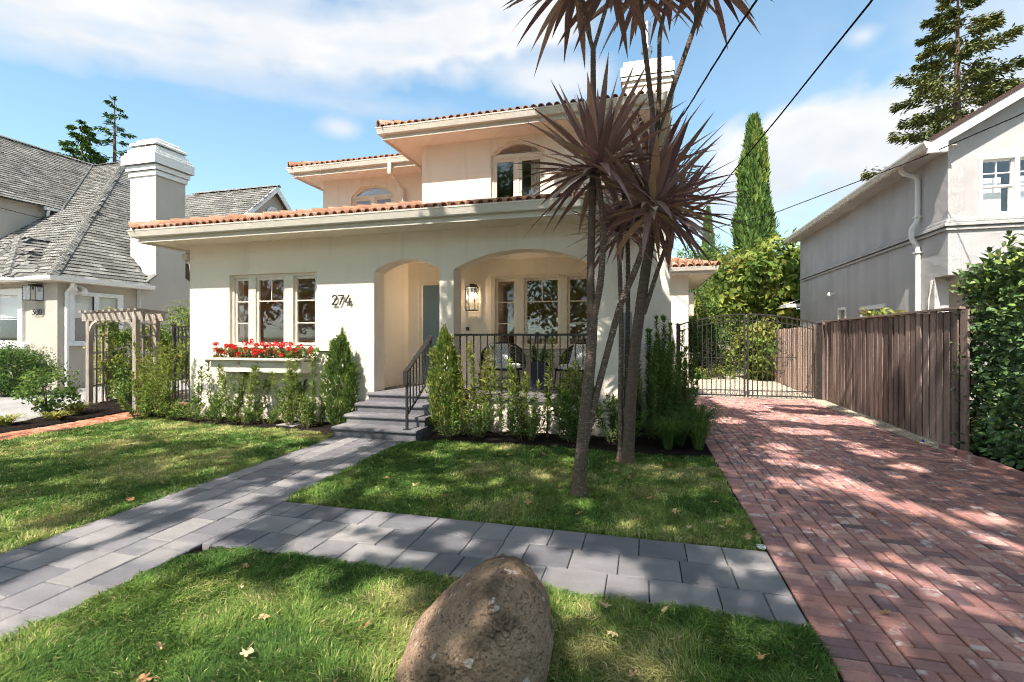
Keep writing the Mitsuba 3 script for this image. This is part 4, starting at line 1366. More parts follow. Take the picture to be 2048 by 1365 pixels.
lantern('wall_lantern', -3.385, 9.43, 2.17, 0.19, 0.53, 'lit black box lantern on the porch wall left of the window', True)
lantern('wall_lantern', -18.68, 11.02, 2.80, 0.34, 0.50, 'unlit lantern on the gray house above its number 300', False)
solo('doorbell', MB().box(-3.57, -3.50, 9.575, 9.60, 1.755, 1.825, c=0.004).box(-3.545, -3.525, 9.568, 9.58, 1.78, 1.80), 'black_metal', 'small square black doorbell plate under the lit lantern', 'doorbell')
m = MB().box(-9.28, -9.16, 8.05, 8.2, 3.22, 3.34).tube([(-9.2, 8.1, 3.28), (-8.95, 8.3, 3.2)], 0.03, 8)
m.box(-9.24, -8.95, 8.1, 8.2, 3.15, 3.19)
solo('flood_light', m, 'cream_trim', 'cream flood light tucked under the left eave corner', 'light fixture')
m = MB()
m.lathe((-17.72, 11.55, 3.30), [(0.06, 0), (0.07, -.05), (0.10, -.18), (0.0, -.19)], 12).tube([(-17.72, 11.55, 3.28), (-17.86, 11.6, 3.33)], 0.03, 8)
m.lathe((-17.70, 11.85, 3.22), [(0.05, 0), (0.07, -.05), (0.11, -.18), (0.0, -.19)], 12).tube([(-17.70, 11.85, 3.22), (-17.86, 11.7, 3.33)], 0.03, 8)
solo('flood_light', m, 'white_paint', 'white twin flood light at the gray house corner by the downspout', 'light fixture')

# ---------------------------------------------------------------- the beige house on the right
B = thing('beige_house', 'two-storey beige stucco house with white gutters behind the board fence', 'house')
WX, CY_, BY = 6.0, 11.97, 21.5
m = MB()
side = sbox(12.45, -0.06, BY, 5.46).difference(sbox(14.65, 1.3, 16.05, 2.42)).difference(sbox(17.2, 1.5, 17.75, 2.50))
m.wallX(side, WX, WX + 0.25)
m.wallX(sbox(CY_, 2.89, 12.45, 5.46), WX, WX + 0.25)
upf = Polygon([(WX + .25, 2.89), (16, 2.89), (16, 5.7), (11.2, 8.86), (WX + .25, 5.93)]).difference(sbox(6.53, 4.02, 7.85, 5.24))
m.wallY(upf, CY_, CY_ + 0.25)
m.wallY(Polygon([(WX, 2.89), (WX + .25, 2.89), (WX + .25, 5.93), (WX, 5.78)]), CY_, CY_ + 0.001)
m.wallY(sbox(WX + .25, 0, 16, 2.89), 13.4, 13.6)
m.box(WX + .25, 16, CY_ + .25, 13.4, 2.80, 2.89)
m.wallX(sbox(12.45, -0.06, 13.4, 2.89), WX + .251, WX + .26)
m.box(WX, 16, BY, BY + .25, -0.06, 5.46)
part(B, 'wall', m, 'beige_stucco')
m = MB()
for z, e in ((4.02 - .19, 0.05), (4.02 - .11, 0.09), (4.02 - .03, 0.05)):
    m.box(WX - e, WX - 0.001, CY_ - e, BY, z - 0.035, z + 0.03, c=0.015)
    m.box(WX, 16, CY_ - e, CY_ - 0.001, z - 0.035, z + 0.03, c=0.015)
part(B, 'belt_course', m, 'beige_stucco')
# roof: eave along the side, gable to the front
ez, ex = 5.52, WX - 0.40
gs2 = 0.60
m = MB()
rx0 = ex - 0.08
rt = [(rx0, CY_ - 0.35, ez + 0.02), (rx0, BY + .4, ez + 0.02), (11.2, BY + .4, ez + .02 + gs2 * (11.2 - rx0)), (11.2, CY_ - 0.35, ez + .02 + gs2 * (11.2 - rx0))]
m.quads(rt, [[0, 1, 2, 3]])
m.quads([rt[3], rt[2], (17, BY + .4, ez), (17, CY_ - .35, ez)], [[0, 1, 2, 3]])
part(B, 'roof', m, 'brown_fascia')
m = MB()
a, b = np.array(rt[0]), np.array(rt[3])
v = [a + [-.0, 0, 0.0], b, b - [0, 0, .22], a - [0, 0, .22]]
v = v + [x + np.array([0, 0.04, 0]) for x in v]
m.quads(v, [[0, 1, 2, 3], [4, 5, 6, 7], [2, 3, 7, 6]])
m.box(rx0 - .03, rx0 + 0.30, CY_ - 0.37, CY_ - 0.30, ez - 0.22, ez - 0.02)
part(B, 'gable_trim', m, 'white_paint')
m = MB()
v = [a + [0, -.02, 0.06], b + [0, -.02, .06], b + [0, -.02, -.03], a + [0, -.02, -.03]]
v = v + [x + np.array([0, 0.08, 0]) for x in v]
m.quads(v, [[0, 1, 2, 3], [0, 1, 5, 4], [2, 3, 7, 6]])
part(B, 'roof_edge', m, 'brown_fascia')
m = MB()
pr_ = [(0.0, -.12), (0.08, -.12), (0.10, -.06), (0.12, -.02), (0.12, 0.02), (0.0, 0.0), (0.0, -.12)]
A1 = [(rx0 + .02 - o, CY_ - .36, ez + h) for o, h in pr_]
A2 = [(rx0 + .02 - o, BY + .4, ez + h) for o, h in pr_]
for k in range(len(pr_) - 1):
    m.quads([A1[k], A2[k], A2[k + 1], A1[k + 1]], [[0, 1, 2, 3]])
m.quads(np.array(A1[:-1]), [[0, 1, 2, 3], [0, 3, 4, 5]])
part(B, 'gutter', m, 'cream_trim')
part(B, 'soffit', MB().slab(Polygon([(rx0 + .02, CY_ - .3), (WX, CY_ - .3), (WX, BY + .3), (rx0 + .02, BY + .3)]), ez - .09, ez - .07), 'beige_stucco')
m = MB()
m.tube([(ex + .02, 12.98, ez - .05), (ex + .02, 12.98, ez - .14), (ex + .08, 12.98, ez - .22), (WX - .1, 12.98, ez - .30), (WX - .06, 12.98, ez - .42), (WX - .06, 12.98, 4.28), (WX - .08, 12.98, 4.2), (WX - .17, 13.0, 4.05), (WX - .17, 13.0, 3.85), (WX - .08, 12.98, 3.66), (WX - .06, 12.98, 3.58), (WX - .06, 12.98, 1.2)], 0.052, 12)
m.box(WX - .13, WX, 12.9, 13.06, 4.30, 4.33)
m.box(WX - .13, WX, 12.9, 13.06, 3.50, 3.53)
part(B, 'downspout', m, 'white_paint', 'white downspout bending round the belt course')
m = MB()
m.tube([(WX - .01, 12.55, 2.85), (WX - .06, 12.55, 2.3), (WX - .03, 12.6, 1.0)], 0.012, 6)
m.tube([(WX - .01, 12.48, 2.85), (WX - .1, 12.48, 2.4), (WX - .03, 12.5, 1.0)], 0.01, 6)
part(B, 'wall_cable', m, 'cream_trim')
m = MB()
m.tube([(WX, 18.1, 3.05), (WX - .16, 18.1, 3.0)], 0.03, 10)
m.lathe((WX - .16, 18.1, 0), [(0.0, 3.10), (0.05, 3.06), (0.06, 2.97), (0.0, 2.96)], 12)
part(B, 'vent_pipe', m, 'white_paint', 'small white vent hood on the side wall')
# windows
m = MB()
for x0, x1 in ((6.50, 6.56), (7.10, 7.17), (7.81, 7.88)):
    m.box(x0, x1, CY_ - .04, CY_ + .1, 4.02, 5.24)
for x0, x1 in ((6.56, 7.10), (7.17, 7.81)):
    m.box(x0, x1, CY_ - .04, CY_ + .1, 5.18, 5.24)
    m.box(x0, x1, CY_ - .04, CY_ + .1, 4.02, 4.09)
w = part(B, 'window', m, 'white_paint', 'white double-hung window pair in the upper front wall')
for x0, x1 in ((6.562, 7.098), (7.172, 7.808)):
    sash(B, x0, x1, 4.63, 5.178, CY_ + .03, ((x0 + x1) / 2,), (4.905,), w=0.035, bar=.02, mat='white_paint', split=4.64)
    sash(B, x0, x1, 4.092, 4.66, CY_ + .07, (), (), w=0.045, mat='white_paint')
    part(w, 'blind', MB().box(x0 + .03, x1 - .10, CY_ + .20, CY_ + .21, 4.1, 4.86), 'blind_white')
inward_room(B, 6.3, 10, CY_ + .26, 15, 2.95, 5.4, mat='gray_room')
m = MB()
for y0, y1 in ((14.60, 14.72), (15.2, 15.26), (15.98, 16.10)):
    m.box(WX - .03, WX + .05, y0, y1, 1.3, 2.46)
m.box(WX - .04, WX + .05, 14.60, 16.10, 2.38, 2.48)
w = part(B, 'window', m, 'white_paint', 'white slider window low on the side wall')
part(w, 'pane', MB().quads([[WX + .04, 14.72, 1.3], [WX + .04, 15.98, 1.3], [WX + .04, 15.98, 2.38], [WX + .04, 14.72, 2.38]], [[0, 1, 2, 3]]), 'glass')
m = MB()
m.box(WX - .03, WX + .05, 17.15, 17.22, 1.5, 2.55)
m.box(WX - .03, WX + .05, 17.70, 17.77, 1.5, 2.55)
m.box(WX - .03, WX + .05, 17.22, 17.70, 2.48, 2.55)
w = part(B, 'window', m, 'white_paint', 'narrow white window at the far end of the side wall')
part(w, 'pane', MB().quads([[WX + .04, 17.22, 1.5], [WX + .04, 17.7, 1.5], [WX + .04, 17.7, 2.48], [WX + .04, 17.22, 2.48]], [[0, 1, 2, 3]]), 'glass')
inward_room(B, 6.27, 9, 13.7, 21, 0.5, 2.7, mat='gray_room')
# low shed roof at the back corner
m = MB((0.4, 0.4))
m.quads([(5.55, 21.8, 2.95), (5.55, 25, 2.95), (6.3, 25, 3.25), (6.3, 21.8, 3.25)], [[0, 1, 2, 3]])
m.box(5.5, 5.6, 21.75, 25, 2.82, 2.94)
m.box(5.6, 6.3, 21.76, 21.8, 2.82, 2.96)
part(B, 'porch_roof', m, 'white_paint', 'low white porch roof at the rear corner')
m = MB((0.5, 0.5))
m.quads([(7.2, 10.9, 2.85), (16, 10.9, 2.85), (16, CY_, 3.35), (7.2, CY_, 3.35)], [[0, 1, 2, 3]])
part(B, 'awning_roof', m, 'shingle', 'low shingled entry roof below the front windows')
# ---------------------------------------------------------------- board fence along the drive
fr = np.random.default_rng(31)
F = thing('board_fence', 'dark weathered vertical board fence along the right of the brick drive', 'fence')
m = MB((0.25, 0.5))
for z in (0.35, 1.0, 1.7):
    a, b = (fence_x(8.0) + 0.075, 8.0, z), (fence_x(14.15) + 0.075, 14.15, z)
    m.bar(a, b, 0.07)
part(F, 'rail', m, 'fence_wood')
y, k = 8.0, 0
while y < 14.05:
    w = fr.uniform(0.105, 0.135)
    x = fence_x(y)
    off = 0.0 if k % 2 == 0 else 0.030
    m = MB((float(np.clip(fr.normal(0.42, 0.26), 0, 1)), fr.random()))
    R = [[1, 0.037 + fr.normal(0, .01), fr.normal(0, .003)], [-0.037, 1, fr.normal(0, .004)], [0, 0, 1]]
    m.box(-0.011, 0.011, -0.018, w + 0.016, 0.03 + fr.uniform(0, .02), 1.985 + fr.normal(0, .008), R, (x + off, y, 0))
    part(F, 'board', m, 'fence_wood')
    y += w * 0.86
    k += 1
m = MB((0.5, 0.3))
m.quads([[fence_x(8.1) - .05, 8.1, 2.0], [fence_x(8.1) + .11, 8.1, 2.0], [fence_x(14.1) + .11, 14.1, 2.0], [fence_x(14.1) - .05, 14.1, 2.0], [fence_x(8.1) - .05, 8.1, 2.03], [fence_x(8.1) + .11, 8.1, 2.03], [fence_x(14.1) + .11, 14.1, 2.03], [fence_x(14.1) - .05, 14.1, 2.03]],
        [[0, 1, 2, 3], [4, 5, 6, 7], [0, 3, 7, 4], [0, 1, 5, 4], [1, 2, 6, 5]])
part(F, 'cap_rail', m, 'fence_wood')
part(F, 'post', MB((0.15, 0.7)).box(4.42, 4.56, 14.18, 14.32, -0.06, 2.04, c=0.01), 'fence_wood', 'dark square gate post')
F2 = thing('board_fence', 'sunlit reddish board fence seen through the iron gate', 'fence')
p0, p1 = np.array([4.44, 14.36]), np.array([4.66, 20.4])
n, L = unit(p1 - p0), np.linalg.norm(p1 - p0)
t, k = 0.0, 0
while t < L:
    w = fr.uniform(0.13, 0.16)
    o = p0 + n * t
    m = MB((float(np.clip(fr.normal(0.78, 0.2), 0, 1)), fr.random() * 0.6))
    m.box(-0.011, 0.011, -0.01, w, 0.02, 1.90 + fr.normal(0, .012), [[1, n[0], 0], [-n[0], 1, 0], [0, 0, 1]], (o[0] + (0.03 if k % 2 else 0), o[1], 0))
    part(F2, 'board', m, 'fence_wood')
    t += w * 0.9
    k += 1
part(F2, 'rail', MB((0.6, 0.3)).bar((4.52, 14.4, 1.75), (4.74, 20.4, 1.75), 0.08), 'fence_wood')


# ---------------------------------------------------------------- iron gates
def scroll(m, c, r, turns, a0, sgn, y, w=0.008):
    t = np.linspace(0, 1, 18)
    a = a0 + sgn * turns * 2 * np.pi * t
    rr = r * (1 - 0.78 * t)
    m.tube(np.stack([c[0] + rr * np.cos(a), np.full(18, y), c[1] + rr * np.sin(a)], 1), w, 5)


def top_z(x):
    """arched top of the pair of gates"""
    s = (x - 2.64) / 1.74
    return 2.235 - 0.295 * s * s


def gate(name, xa, xb, y, label, ornament):
    g = thing(name, label, 'gate', 'pair of arched driveway gates')
    m = MB()
    xs = np.linspace(xa, xb, 16)
    for a, b in zip(xs[:-1], xs[1:]):
        m.bar((a, y, top_z(a)), (b, y, top_z(b)), 0.035)
        m.bar((a, y, top_z(a) - 0.17), (b, y, top_z(b) - 0.17), 0.022)
    for x in (xa, xb):
        m.bar((x, y, 0.04), (x, y, top_z(x)), 0.042)
    m.bar((xa, y, 0.06), (xb, y, 0.06), 0.035)
    m.bar((xa, y, 0.20), (xb, y, 0.20), 0.022)
    part(g, 'frame', m, 'dark_iron')
    n_ = 14
    for k in range(1, n_):
        x = xa + (xb - xa) * k / n_
        part(g, 'bar', MB().bar((x, y, 0.06), (x, y, top_z(x)), 0.019), 'dark_iron')
    cx, cz = ornament
    m = MB()
    yy = y - 0.014
    m.tube([(cx, yy, cz - 0.50), (cx, yy, cz + 0.50)], 0.009, 5)
    m.tube([(cx - 0.36, yy, cz), (cx + 0.36, yy, cz)], 0.009, 5)
    for sx in (-1, 1):
        for sz in (-1, 1):
            scroll(m, (cx + sx * 0.10, cz + sz * 0.16), 0.10, 1.25, math.pi / 2 if sx > 0 else math.pi / 2, sx * sz, yy)
            scroll(m, (cx + sx * 0.065, cz + sz * 0.38), 0.07, 1.2, -math.pi / 2, sx * sz, yy)
            scroll(m, (cx + sx * 0.25, cz + sz * 0.065), 0.065, 1.2, 0 if sx < 0 else math.pi, sx * sz, yy)
    for dx, dz in ((0, .5), (0, -.5), (.36, 0), (-.36, 0), (0, 0)):
        m.lathe((cx + dx, yy, cz + dz), [(0, -.035), (.022, 0), (0, .035)], 6)
    part(g, 'scrollwork', m, 'dark_iron')
    return g


g1 = gate('driveway_gate', 0.955, 2.60, 14.25, 'left leaf of the black iron driveway gate, hinged by the house', (1.70, 1.06))
m = MB()
m.bar((0.905, 14.25, -0.06), (0.905, 14.25, 1.97), 0.075)
m.lathe((0.905, 14.25, 1.97), [(0.07, 0), (0.075, 0.012), (0.03, 0.03), (0.0, 0.04)], 8)
part(g1, 'post', m, 'dark_iron')
g2 = gate('driveway_gate', 2.68, 4.33, 14.25, 'right leaf of the black iron driveway gate, against the board fence', (3.46, 1.09))
m = MB()
m.bar((4.385, 14.25, -0.06), (4.385, 14.25, 1.97), 0.075)
m.lathe((4.385, 14.25, 1.97), [(0.07, 0), (0.075, 0.012), (0.03, 0.03), (0.0, 0.04)], 8)
part(g2, 'post', m, 'dark_iron')

# ---------------------------------------------------------------- porch railing, stair handrail
R_ = thing('porch_railing', 'black metal railing across the wide porch arch', 'railing')
part(R_, 'top_rail', MB().box(-3.18, -0.79, 7.99, 8.05, 1.635, 1.672, c=0.006), 'black_metal')
part(R_, 'bottom_rail', MB().box(-3.18, -0.79, 8.0, 8.04, 0.70, 0.725), 'black_metal')
for k in range(19):
    x = -3.10 + k * 0.126
    part(R_, 'baluster', MB().bar((x, 8.02, 0.725 if k not in (0, 18) else 0.62), (x, 8.02, 1.635), 0.024 if k in (0, 18) else 0.018), 'black_metal')
R2 = thing('stair_handrail', 'sloping black metal handrail on the right of the front steps', 'railing')
hx = -3.60


def hz(y):
    return 1.09 + (y - 6.98) * 0.60


m = MB()
v = []
for y in (6.98, 7.9):
    v += [[hx - .035, y, hz(y) - .035], [hx + .035, y, hz(y) - .035], [hx + .035, y, hz(y)], [hx - .035, y, hz(y)]]
m.quads(v, [[0, 1, 5, 4], [1, 2, 6, 5], [2, 3, 7, 6], [3, 0, 4, 7], [0, 1, 2, 3], [4, 5, 6, 7]])
m.box(hx - .035, hx + .035, 6.945, 6.98, 0.87, hz(6.98))
part(R2, 'top_rail', m, 'black_metal')
part(R2, 'bottom_rail', MB().bar((hx, 7.03, 0.40), (hx, 7.9, 0.40 + .87 * .6), 0.028), 'black_metal')
part(R2, 'post', MB().bar((hx, 7.01, 0.15), (hx, 7.01, hz(7.01) - .03), 0.036).box(hx - .05, hx + .05, 6.96, 7.06, 0.154, 0.166), 'black_metal')
part(R2, 'post', MB().bar((hx, 7.9, 0.62), (hx, 7.9, hz(7.9) - .03), 0.036), 'black_metal')
for k in range(1, 8):
    y = 7.01 + k * 0.111
    part(R2, 'baluster', MB().bar((hx, y, 0.40 + (y - 7.03) * .6), (hx, y, hz(y) - .03), 0.018), 'black_metal')


# ---------------------------------------------------------------- porch chairs, pillows, planter
def chair(cx, cy, rot, label):
    C = thing('wicker_chair', label, 'chair', 'round wicker chairs on the porch')
    ca, sa = math.cos(rot), math.sin(rot)
    W = lambda p: np.asarray(p, float) @ np.array([[ca, sa, 0], [-sa, ca, 0], [0, 0, 1]]) + [cx, cy, 0.62]
    m = MB()
    t = np.linspace(0, 2 * np.pi, 33)
    m.tube(W(np.stack([.40 * np.cos(t), .36 * np.sin(t), np.full(33, .40)], 1)), 0.022, 8)
    # rim of the shell: from the front of the left arm over the back to the right arm
    a = np.linspace(-0.30, np.pi + 0.30, 33)
    rim = np.stack([.43 * np.cos(a), .12 + .30 * np.clip(np.sin(a), -1, 1), .42 + .46 * np.clip(np.sin(a), 0, 1) ** 0.55], 1)
    m.tube(W(rim), 0.020, 8)
    for sx in (-.30, .30):
        for sy in (-.24, .26):
            m.tube(W([(sx, sy, .40), (sx * 1.12, sy * 1.15, 0.0)]), 0.014, 7)
    m.tube(W(np.stack([.33 * np.cos(t), .28 * np.sin(t), np.full(33, .19)], 1)), 0.009, 6)
    part(C, 'frame', m, 'wicker')
    # open weave between seat ring and rim
    m = MB()
    nA, nB = 26, 7
    P = np.zeros((nA + 1, nB + 1, 3))
    for i in range(nA + 1):
        s = i / nA
        A = -0.25 + s * (np.pi + 0.5)
        lo = np.array([.40 * math.cos(A), .36 * math.sin(A), .41])
        hi = np.array([.43 * math.cos(A), .12 + .30 * math.sin(A), .42 + .46 * max(0, math.sin(A)) ** .55])
        for j in range(nB + 1):
            P[i, j] = lo * (1 - j / nB) + hi * (j / nB)
    Q = W(P.reshape(-1, 3)).reshape(P.shape)
    for i in range(nA):
        for j in range(nB):
            if np.linalg.norm(Q[i, nB] - Q[i, 0]) < 0.08:
                continue
            m.tube([Q[i, j], Q[i + 1, j + 1]], 0.0075, 4, caps=False)
            m.tube([Q[i + 1, j], Q[i, j + 1]], 0.0075, 4, caps=False)
            m.tube([Q[i, j], Q[i + 1, j]], 0.006, 4, caps=False)
    part(C, 'woven_back', m, 'wicker')
    m = MB()
    for z0, z1, s in ((.415, .47, 1.0), (.47, .49, .93)):
        t2 = np.linspace(0, 2 * np.pi, 25)[:-1]
        lo = W(np.stack([.36 * s * np.cos(t2), .32 * s * np.sin(t2), np.full(24, z0)], 1))
        hi = W(np.stack([.36 * (s - .03) * np.cos(t2), .32 * (s - .03) * np.sin(t2), np.full(24, z1)], 1))
        i = np.arange(24)
        m.add(np.vstack([lo, hi]), np.stack([i, (i + 1) % 24, 24 + (i + 1) % 24, 24 + i], 1))
        m.add(np.vstack([hi, hi.mean(0)[None]]), np.stack([i, (i + 1) % 24, np.full(24, 24)], 1))
    part(C, 'seat_cushion', m, 'blind_white')
    return W


def pillow(W, label, c, tilt=0.5, s=0.23):
    n_ = 14
    u, v = np.meshgrid(np.linspace(-1, 1, n_), np.linspace(-1, 1, n_), indexing='ij')
    th = .075 * np.sqrt(np.clip((1 - u ** 4) * (1 - v ** 4), 0, 1))
    k = 1 - 0.08 * (u * u + v * v - u * u * v * v)
    X, Z = u * s * k, v * s * k
    m = MB()
    idx = np.arange(n_ * n_).reshape(n_, n_)
    q = np.stack([idx[:-1, :-1], idx[1:, :-1], idx[1:, 1:], idx[:-1, 1:]], -1).reshape(-1, 4)
    for sg in (-1, 1):
        Y = sg * th
        p = np.stack([X, Y * math.cos(tilt) + Z * math.sin(tilt), Z * math.cos(tilt) - Y * math.sin(tilt)], -1).reshape(-1, 3) + c
        uv = np.stack([(u + 1) / 2, (v + 1) / 2], -1).reshape(-1, 2)
        m.add(W(p), q, uv)
    solo('pillow', m, 'striped_cloth', label, 'pillow', 'striped pillows')


W1 = chair(-2.60, 8.95, 0.25, 'black round wicker chair left of the tall planter')
pillow(W1, 'blue and white striped pillow on the left wicker chair', (-0.06, 0.12, .68))
W2 = chair(-1.18, 8.95, -0.35, 'black round wicker chair right of the tall planter')
pillow(W2, 'blue and white striped pillow on the wicker chair behind the forked trunk', (0.05, 0.10, .68))
P = thing('planter', 'tall square navy planter between the wicker chairs', 'planter')
m = MB()
v = []
for z, r in ((0.62, 0.115), (1.17, 0.145), (1.17, 0.12), (1.12, 0.12)):
    v += [[-1.83 - r, 8.72 - r, z], [-1.83 + r, 8.72 - r, z], [-1.83 + r, 8.72 + r, z], [-1.83 - r, 8.72 + r, z]]
q = [[a * 4 + i, a * 4 + (i + 1) % 4, a * 4 + 4 + (i + 1) % 4, a * 4 + 4 + i] for a in range(3) for i in range(4)]
m.quads(v, q + [[12, 13, 14, 15]])
part(P, 'pot', m, 'navy_pot')

# ---------------------------------------------------------------- window box
Wb = thing('window_box', 'cream window box with a projecting lip under the left window', 'window box')
m = MB()
m.box(-8.02, -5.97, 7.56, 7.937, 0.96, 1.16)
m.box(-8.02, -5.97, 7.56, 7.59, 1.16, 1.19)
part(Wb, 'box', m, 'cream_trim')
m = MB()
m.box(-8.10, -5.92, 7.44, 7.60, 1.19, 1.225, c=0.008)
m.box(-8.08, -5.94, 7.50, 7.58, 1.16, 1.19)
m.box(-5.99, -5.92, 7.60, 7.937, 1.19, 1.225, c=0.008)
m.box(-8.10, -8.0, 7.60, 7.937, 1.19, 1.225, c=0.008)
part(Wb, 'lip', m, 'cream_trim')
part(Wb, 'soil', MB((0.3, 0.3)).box(-8.0, -6.0, 7.6, 7.93, 1.15, 1.20), 'mulch')
part(Wb, 'bracket', MB().box(-5.90, -5.60, 7.90, 7.937, 1.345, 1.36), 'black_metal')
fl = np.random.default_rng(41)
for k in range(7):
    gx0 = -7.83 + k * 0.30
    g = thing('geranium', 'red geranium in the window box, ' + ['at its left end', 'second from the left end', 'third from the left end', 'in the middle', 'third from the right end', 'second from the right end', 'at its right end'][k], 'geranium', 'red geraniums in the window box')
    n_ = 130
    th = fl.uniform(0, 2 * np.pi, n_)
    rr = 0.20 * np.sqrt(fl.random(n_))
    P_ = np.c_[gx0 + rr * np.cos(th), 7.72 + rr * np.sin(th) * .85, 1.20 + fl.uniform(0.0, 0.20, n_)]
    N_ = unit(np.c_[fl.normal(0, .5, n_), fl.normal(-.4, .5, n_), np.ones(n_)])
    D_ = unit(np.c_[np.cos(th), np.sin(th) - .4, fl.normal(0, .4, n_)])
    m = MB()
    m.leaves(P_, D_, N_, fl.uniform(.05, .085, n_), fl.uniform(.05, .085, n_), np.clip(fl.normal(.42, .16, n_), 0, 1), fl.random(n_), 0.12, 0.5)
    part(g, 'foliage', m, 'leaf')
    for h in range(int(fl.integers(9, 13))):
        c = np.array([gx0 + fl.uniform(-.20, .20), 7.70 + fl.uniform(-.2, .08), 1.29 + fl.uniform(0.0, .21) + (0.05 if fl.random() < .3 else 0)])
        nn = 40
        d = unit(fl.normal(0, 1, (nn, 3)) + [0, 0, .3])
        m = MB()
        m.leaves(c + d * .020, unit(d + fl.normal(0, .35, (nn, 3))), unit(fl.normal(0, 1, (nn, 3))), .026, .028, np.clip(fl.normal(.5, .25, nn), 0, 1), .5, .2, .55)
        m.tube([c - [0, 0, .2], c], 0.004, 4, (0.6, 0.5), caps=False)
        part(g, 'flower_head', m, 'petal_red')

# ---------------------------------------------------------------- arbor and iron fence on the left
A = thing('garden_arbor', 'weathered gray wooden arbor with slatted top beside the brick path', 'arbor')
posts = [(-12.72, 8.62), (-13.35, 9.50), (-10.72, 8.20), (-11.20, 9.05)]
ar = np.random.default_rng(51)


def wood(v=None):
    return (float(np.clip(ar.normal(0.5, 0.25), 0, 1)), ar.random())


for x, y in posts:
    part(A, 'post', MB(wood()).bar((x, y, -0.06), (x, y, 2.05), 0.10), 'weathered_wood')
for (a, b), off in ((((-13.02, 8.68), (-10.42, 8.14)), 0), (((-13.65, 9.56), (-10.9, 9.0)), 0)):
    m = MB(wood())
    a, b = np.array([*a, 0.0]), np.array([*b, 0.0])
    u = unit(b - a)
    nn = np.array([-u[1], u[0], 0]) * 0.022
    v = [a - nn + [0, 0, 2.0], b - nn + [0, 0, 2.0], b - nn + [0, 0, 2.17], a - nn + [0, 0, 2.17], a + nn + [0, 0, 2.0], b + nn + [0, 0, 2.0], b + nn + [0, 0, 2.17], a + nn + [0, 0, 2.17]]
    m.quads(v, [[0, 1, 2, 3], [4, 5, 6, 7], [0, 4, 7, 3], [1, 5, 6, 2], [3, 2, 6, 7], [0, 1, 5, 4]])
    part(A, 'beam', m, 'weathered_wood')
for k in range(10):
    s = 0.04 + k / 9 * 0.92
    a = np.array([-13.02, 8.68]) * (1 - s) + np.array([-10.42, 8.14]) * s
    b = np.array([-13.65, 9.56]) * (1 - s) + np.array([-10.9, 9.0]) * s
    d = unit(b - a) * 0.28
    m = MB(wood())
    m.bar((*(a - d), 2.21), (*(b + d), 2.21), 0.045)
    part(A, 'slat', m, 'weathered_wood')
    m = MB(wood()).bar((*a, 2.0), (*a, 2.19), 0.04)
    part(A, 'batten', m, 'weathered_wood')
for (x, y), (x2, y2) in (((-12.72, 8.62), (-13.35, 9.50)), ((-10.72, 8.20), (-11.20, 9.05))):
    for z in (0.45, 0.85, 1.25, 1.65, 1.92):
        part(A, 'lattice_rung', MB(wood()).bar((x, y, z), (x2, y2, z), 0.035), 'weathered_wood')
    for s in (0.33, 0.66):
        part(A, 'lattice_stile', MB(wood()).bar((x + (x2 - x) * s, y + (y2 - y) * s, 0), (x + (x2 - x) * s, y + (y2 - y) * s, 1.92), 0.04), 'weathered_wood')
for (x, y), sx in (((-12.72, 8.62), 1), ((-10.72, 8.20), -1)):
    t = np.linspace(0, np.pi / 2, 8)
    u = unit(np.array([2.0, -0.42]))
    pts = [(x + sx * u[0] * .42 * (1 - math.cos(q)), y + sx * u[1] * .42 * (1 - math.cos(q)), 1.58 + .42 * math.sin(q)) for q in t]
    part(A, 'corner_brace', MB(wood()).tube(pts, 0.045, 4, square=True), 'weathered_wood')
I = thing('iron_fence', 'black iron fence panel between the arbor and the white house wall', 'fence')
ya, yb = 9.1, 8.9
m = MB()
for z in (0.12, 1.62, 1.86):
    m.bar((-10.75, ya, z), (-8.97, yb, z), 0.035)
m.bar((-10.72, ya, -.06), (-10.72, ya, 1.92), 0.06)
m.bar((-9.0, yb, -.06), (-9.0, yb, 1.92), 0.045)
part(I, 'frame', m, 'black_metal')
for k in range(1, 13):
    x, y = -10.72 + 1.72 * k / 13, ya + (yb - ya) * k / 13
    part(I, 'bar', MB().bar((x, y, .12), (x, y, 1.86), 0.02), 'black_metal')

# ---------------------------------------------------------------- boulder
ic = trimesh.creation.icosphere(subdivisions=6)
v = np.array(ic.vertices)
d = v.copy()
k = (np.abs(d[:, 0]) ** 2.5 + np.abs(d[:, 1]) ** 2.5 + np.abs(d[:, 2]) ** 2.3) ** (-1 / 2.4)
s = k * (1 + 0.10 * (meshkit.fbm(d * 1.2 + 5, 3, 3) - 0.5) * 2 + 0.045 * (meshkit.fbm(d * 4 + 2, 4, 9) - 0.5) * 2 + 0.014 * (meshkit.fbm(d * 14, 3, 4) - 0.5) * 2)
v = d * s[:, None]
w_ = np.clip(v[:, 2], 0, 1)
v[:, 0] = v[:, 0] * (1 - 0.30 * w_ ** 1.7) + 0.36 * w_ - 0.05
v[:, 2] *= 1 - 0.10 * np.clip(-v[:, 0] - .1, 0, 1) * (v[:, 2] > 0)
v = v * [0.36, 0.36, 0.415]
ca, sa = math.cos(YAW), math.sin(YAW)
v = np.stack([v[:, 0] * ca - v[:, 1] * sa, v[:, 0] * sa + v[:, 1] * ca, v[:, 2]], 1) + [-0.775, 2.28, 0.055]
solo('boulder', MB().add(v, np.array(ic.faces)), 'rock', 'large rounded brown boulder on the front lawn', 'boulder')


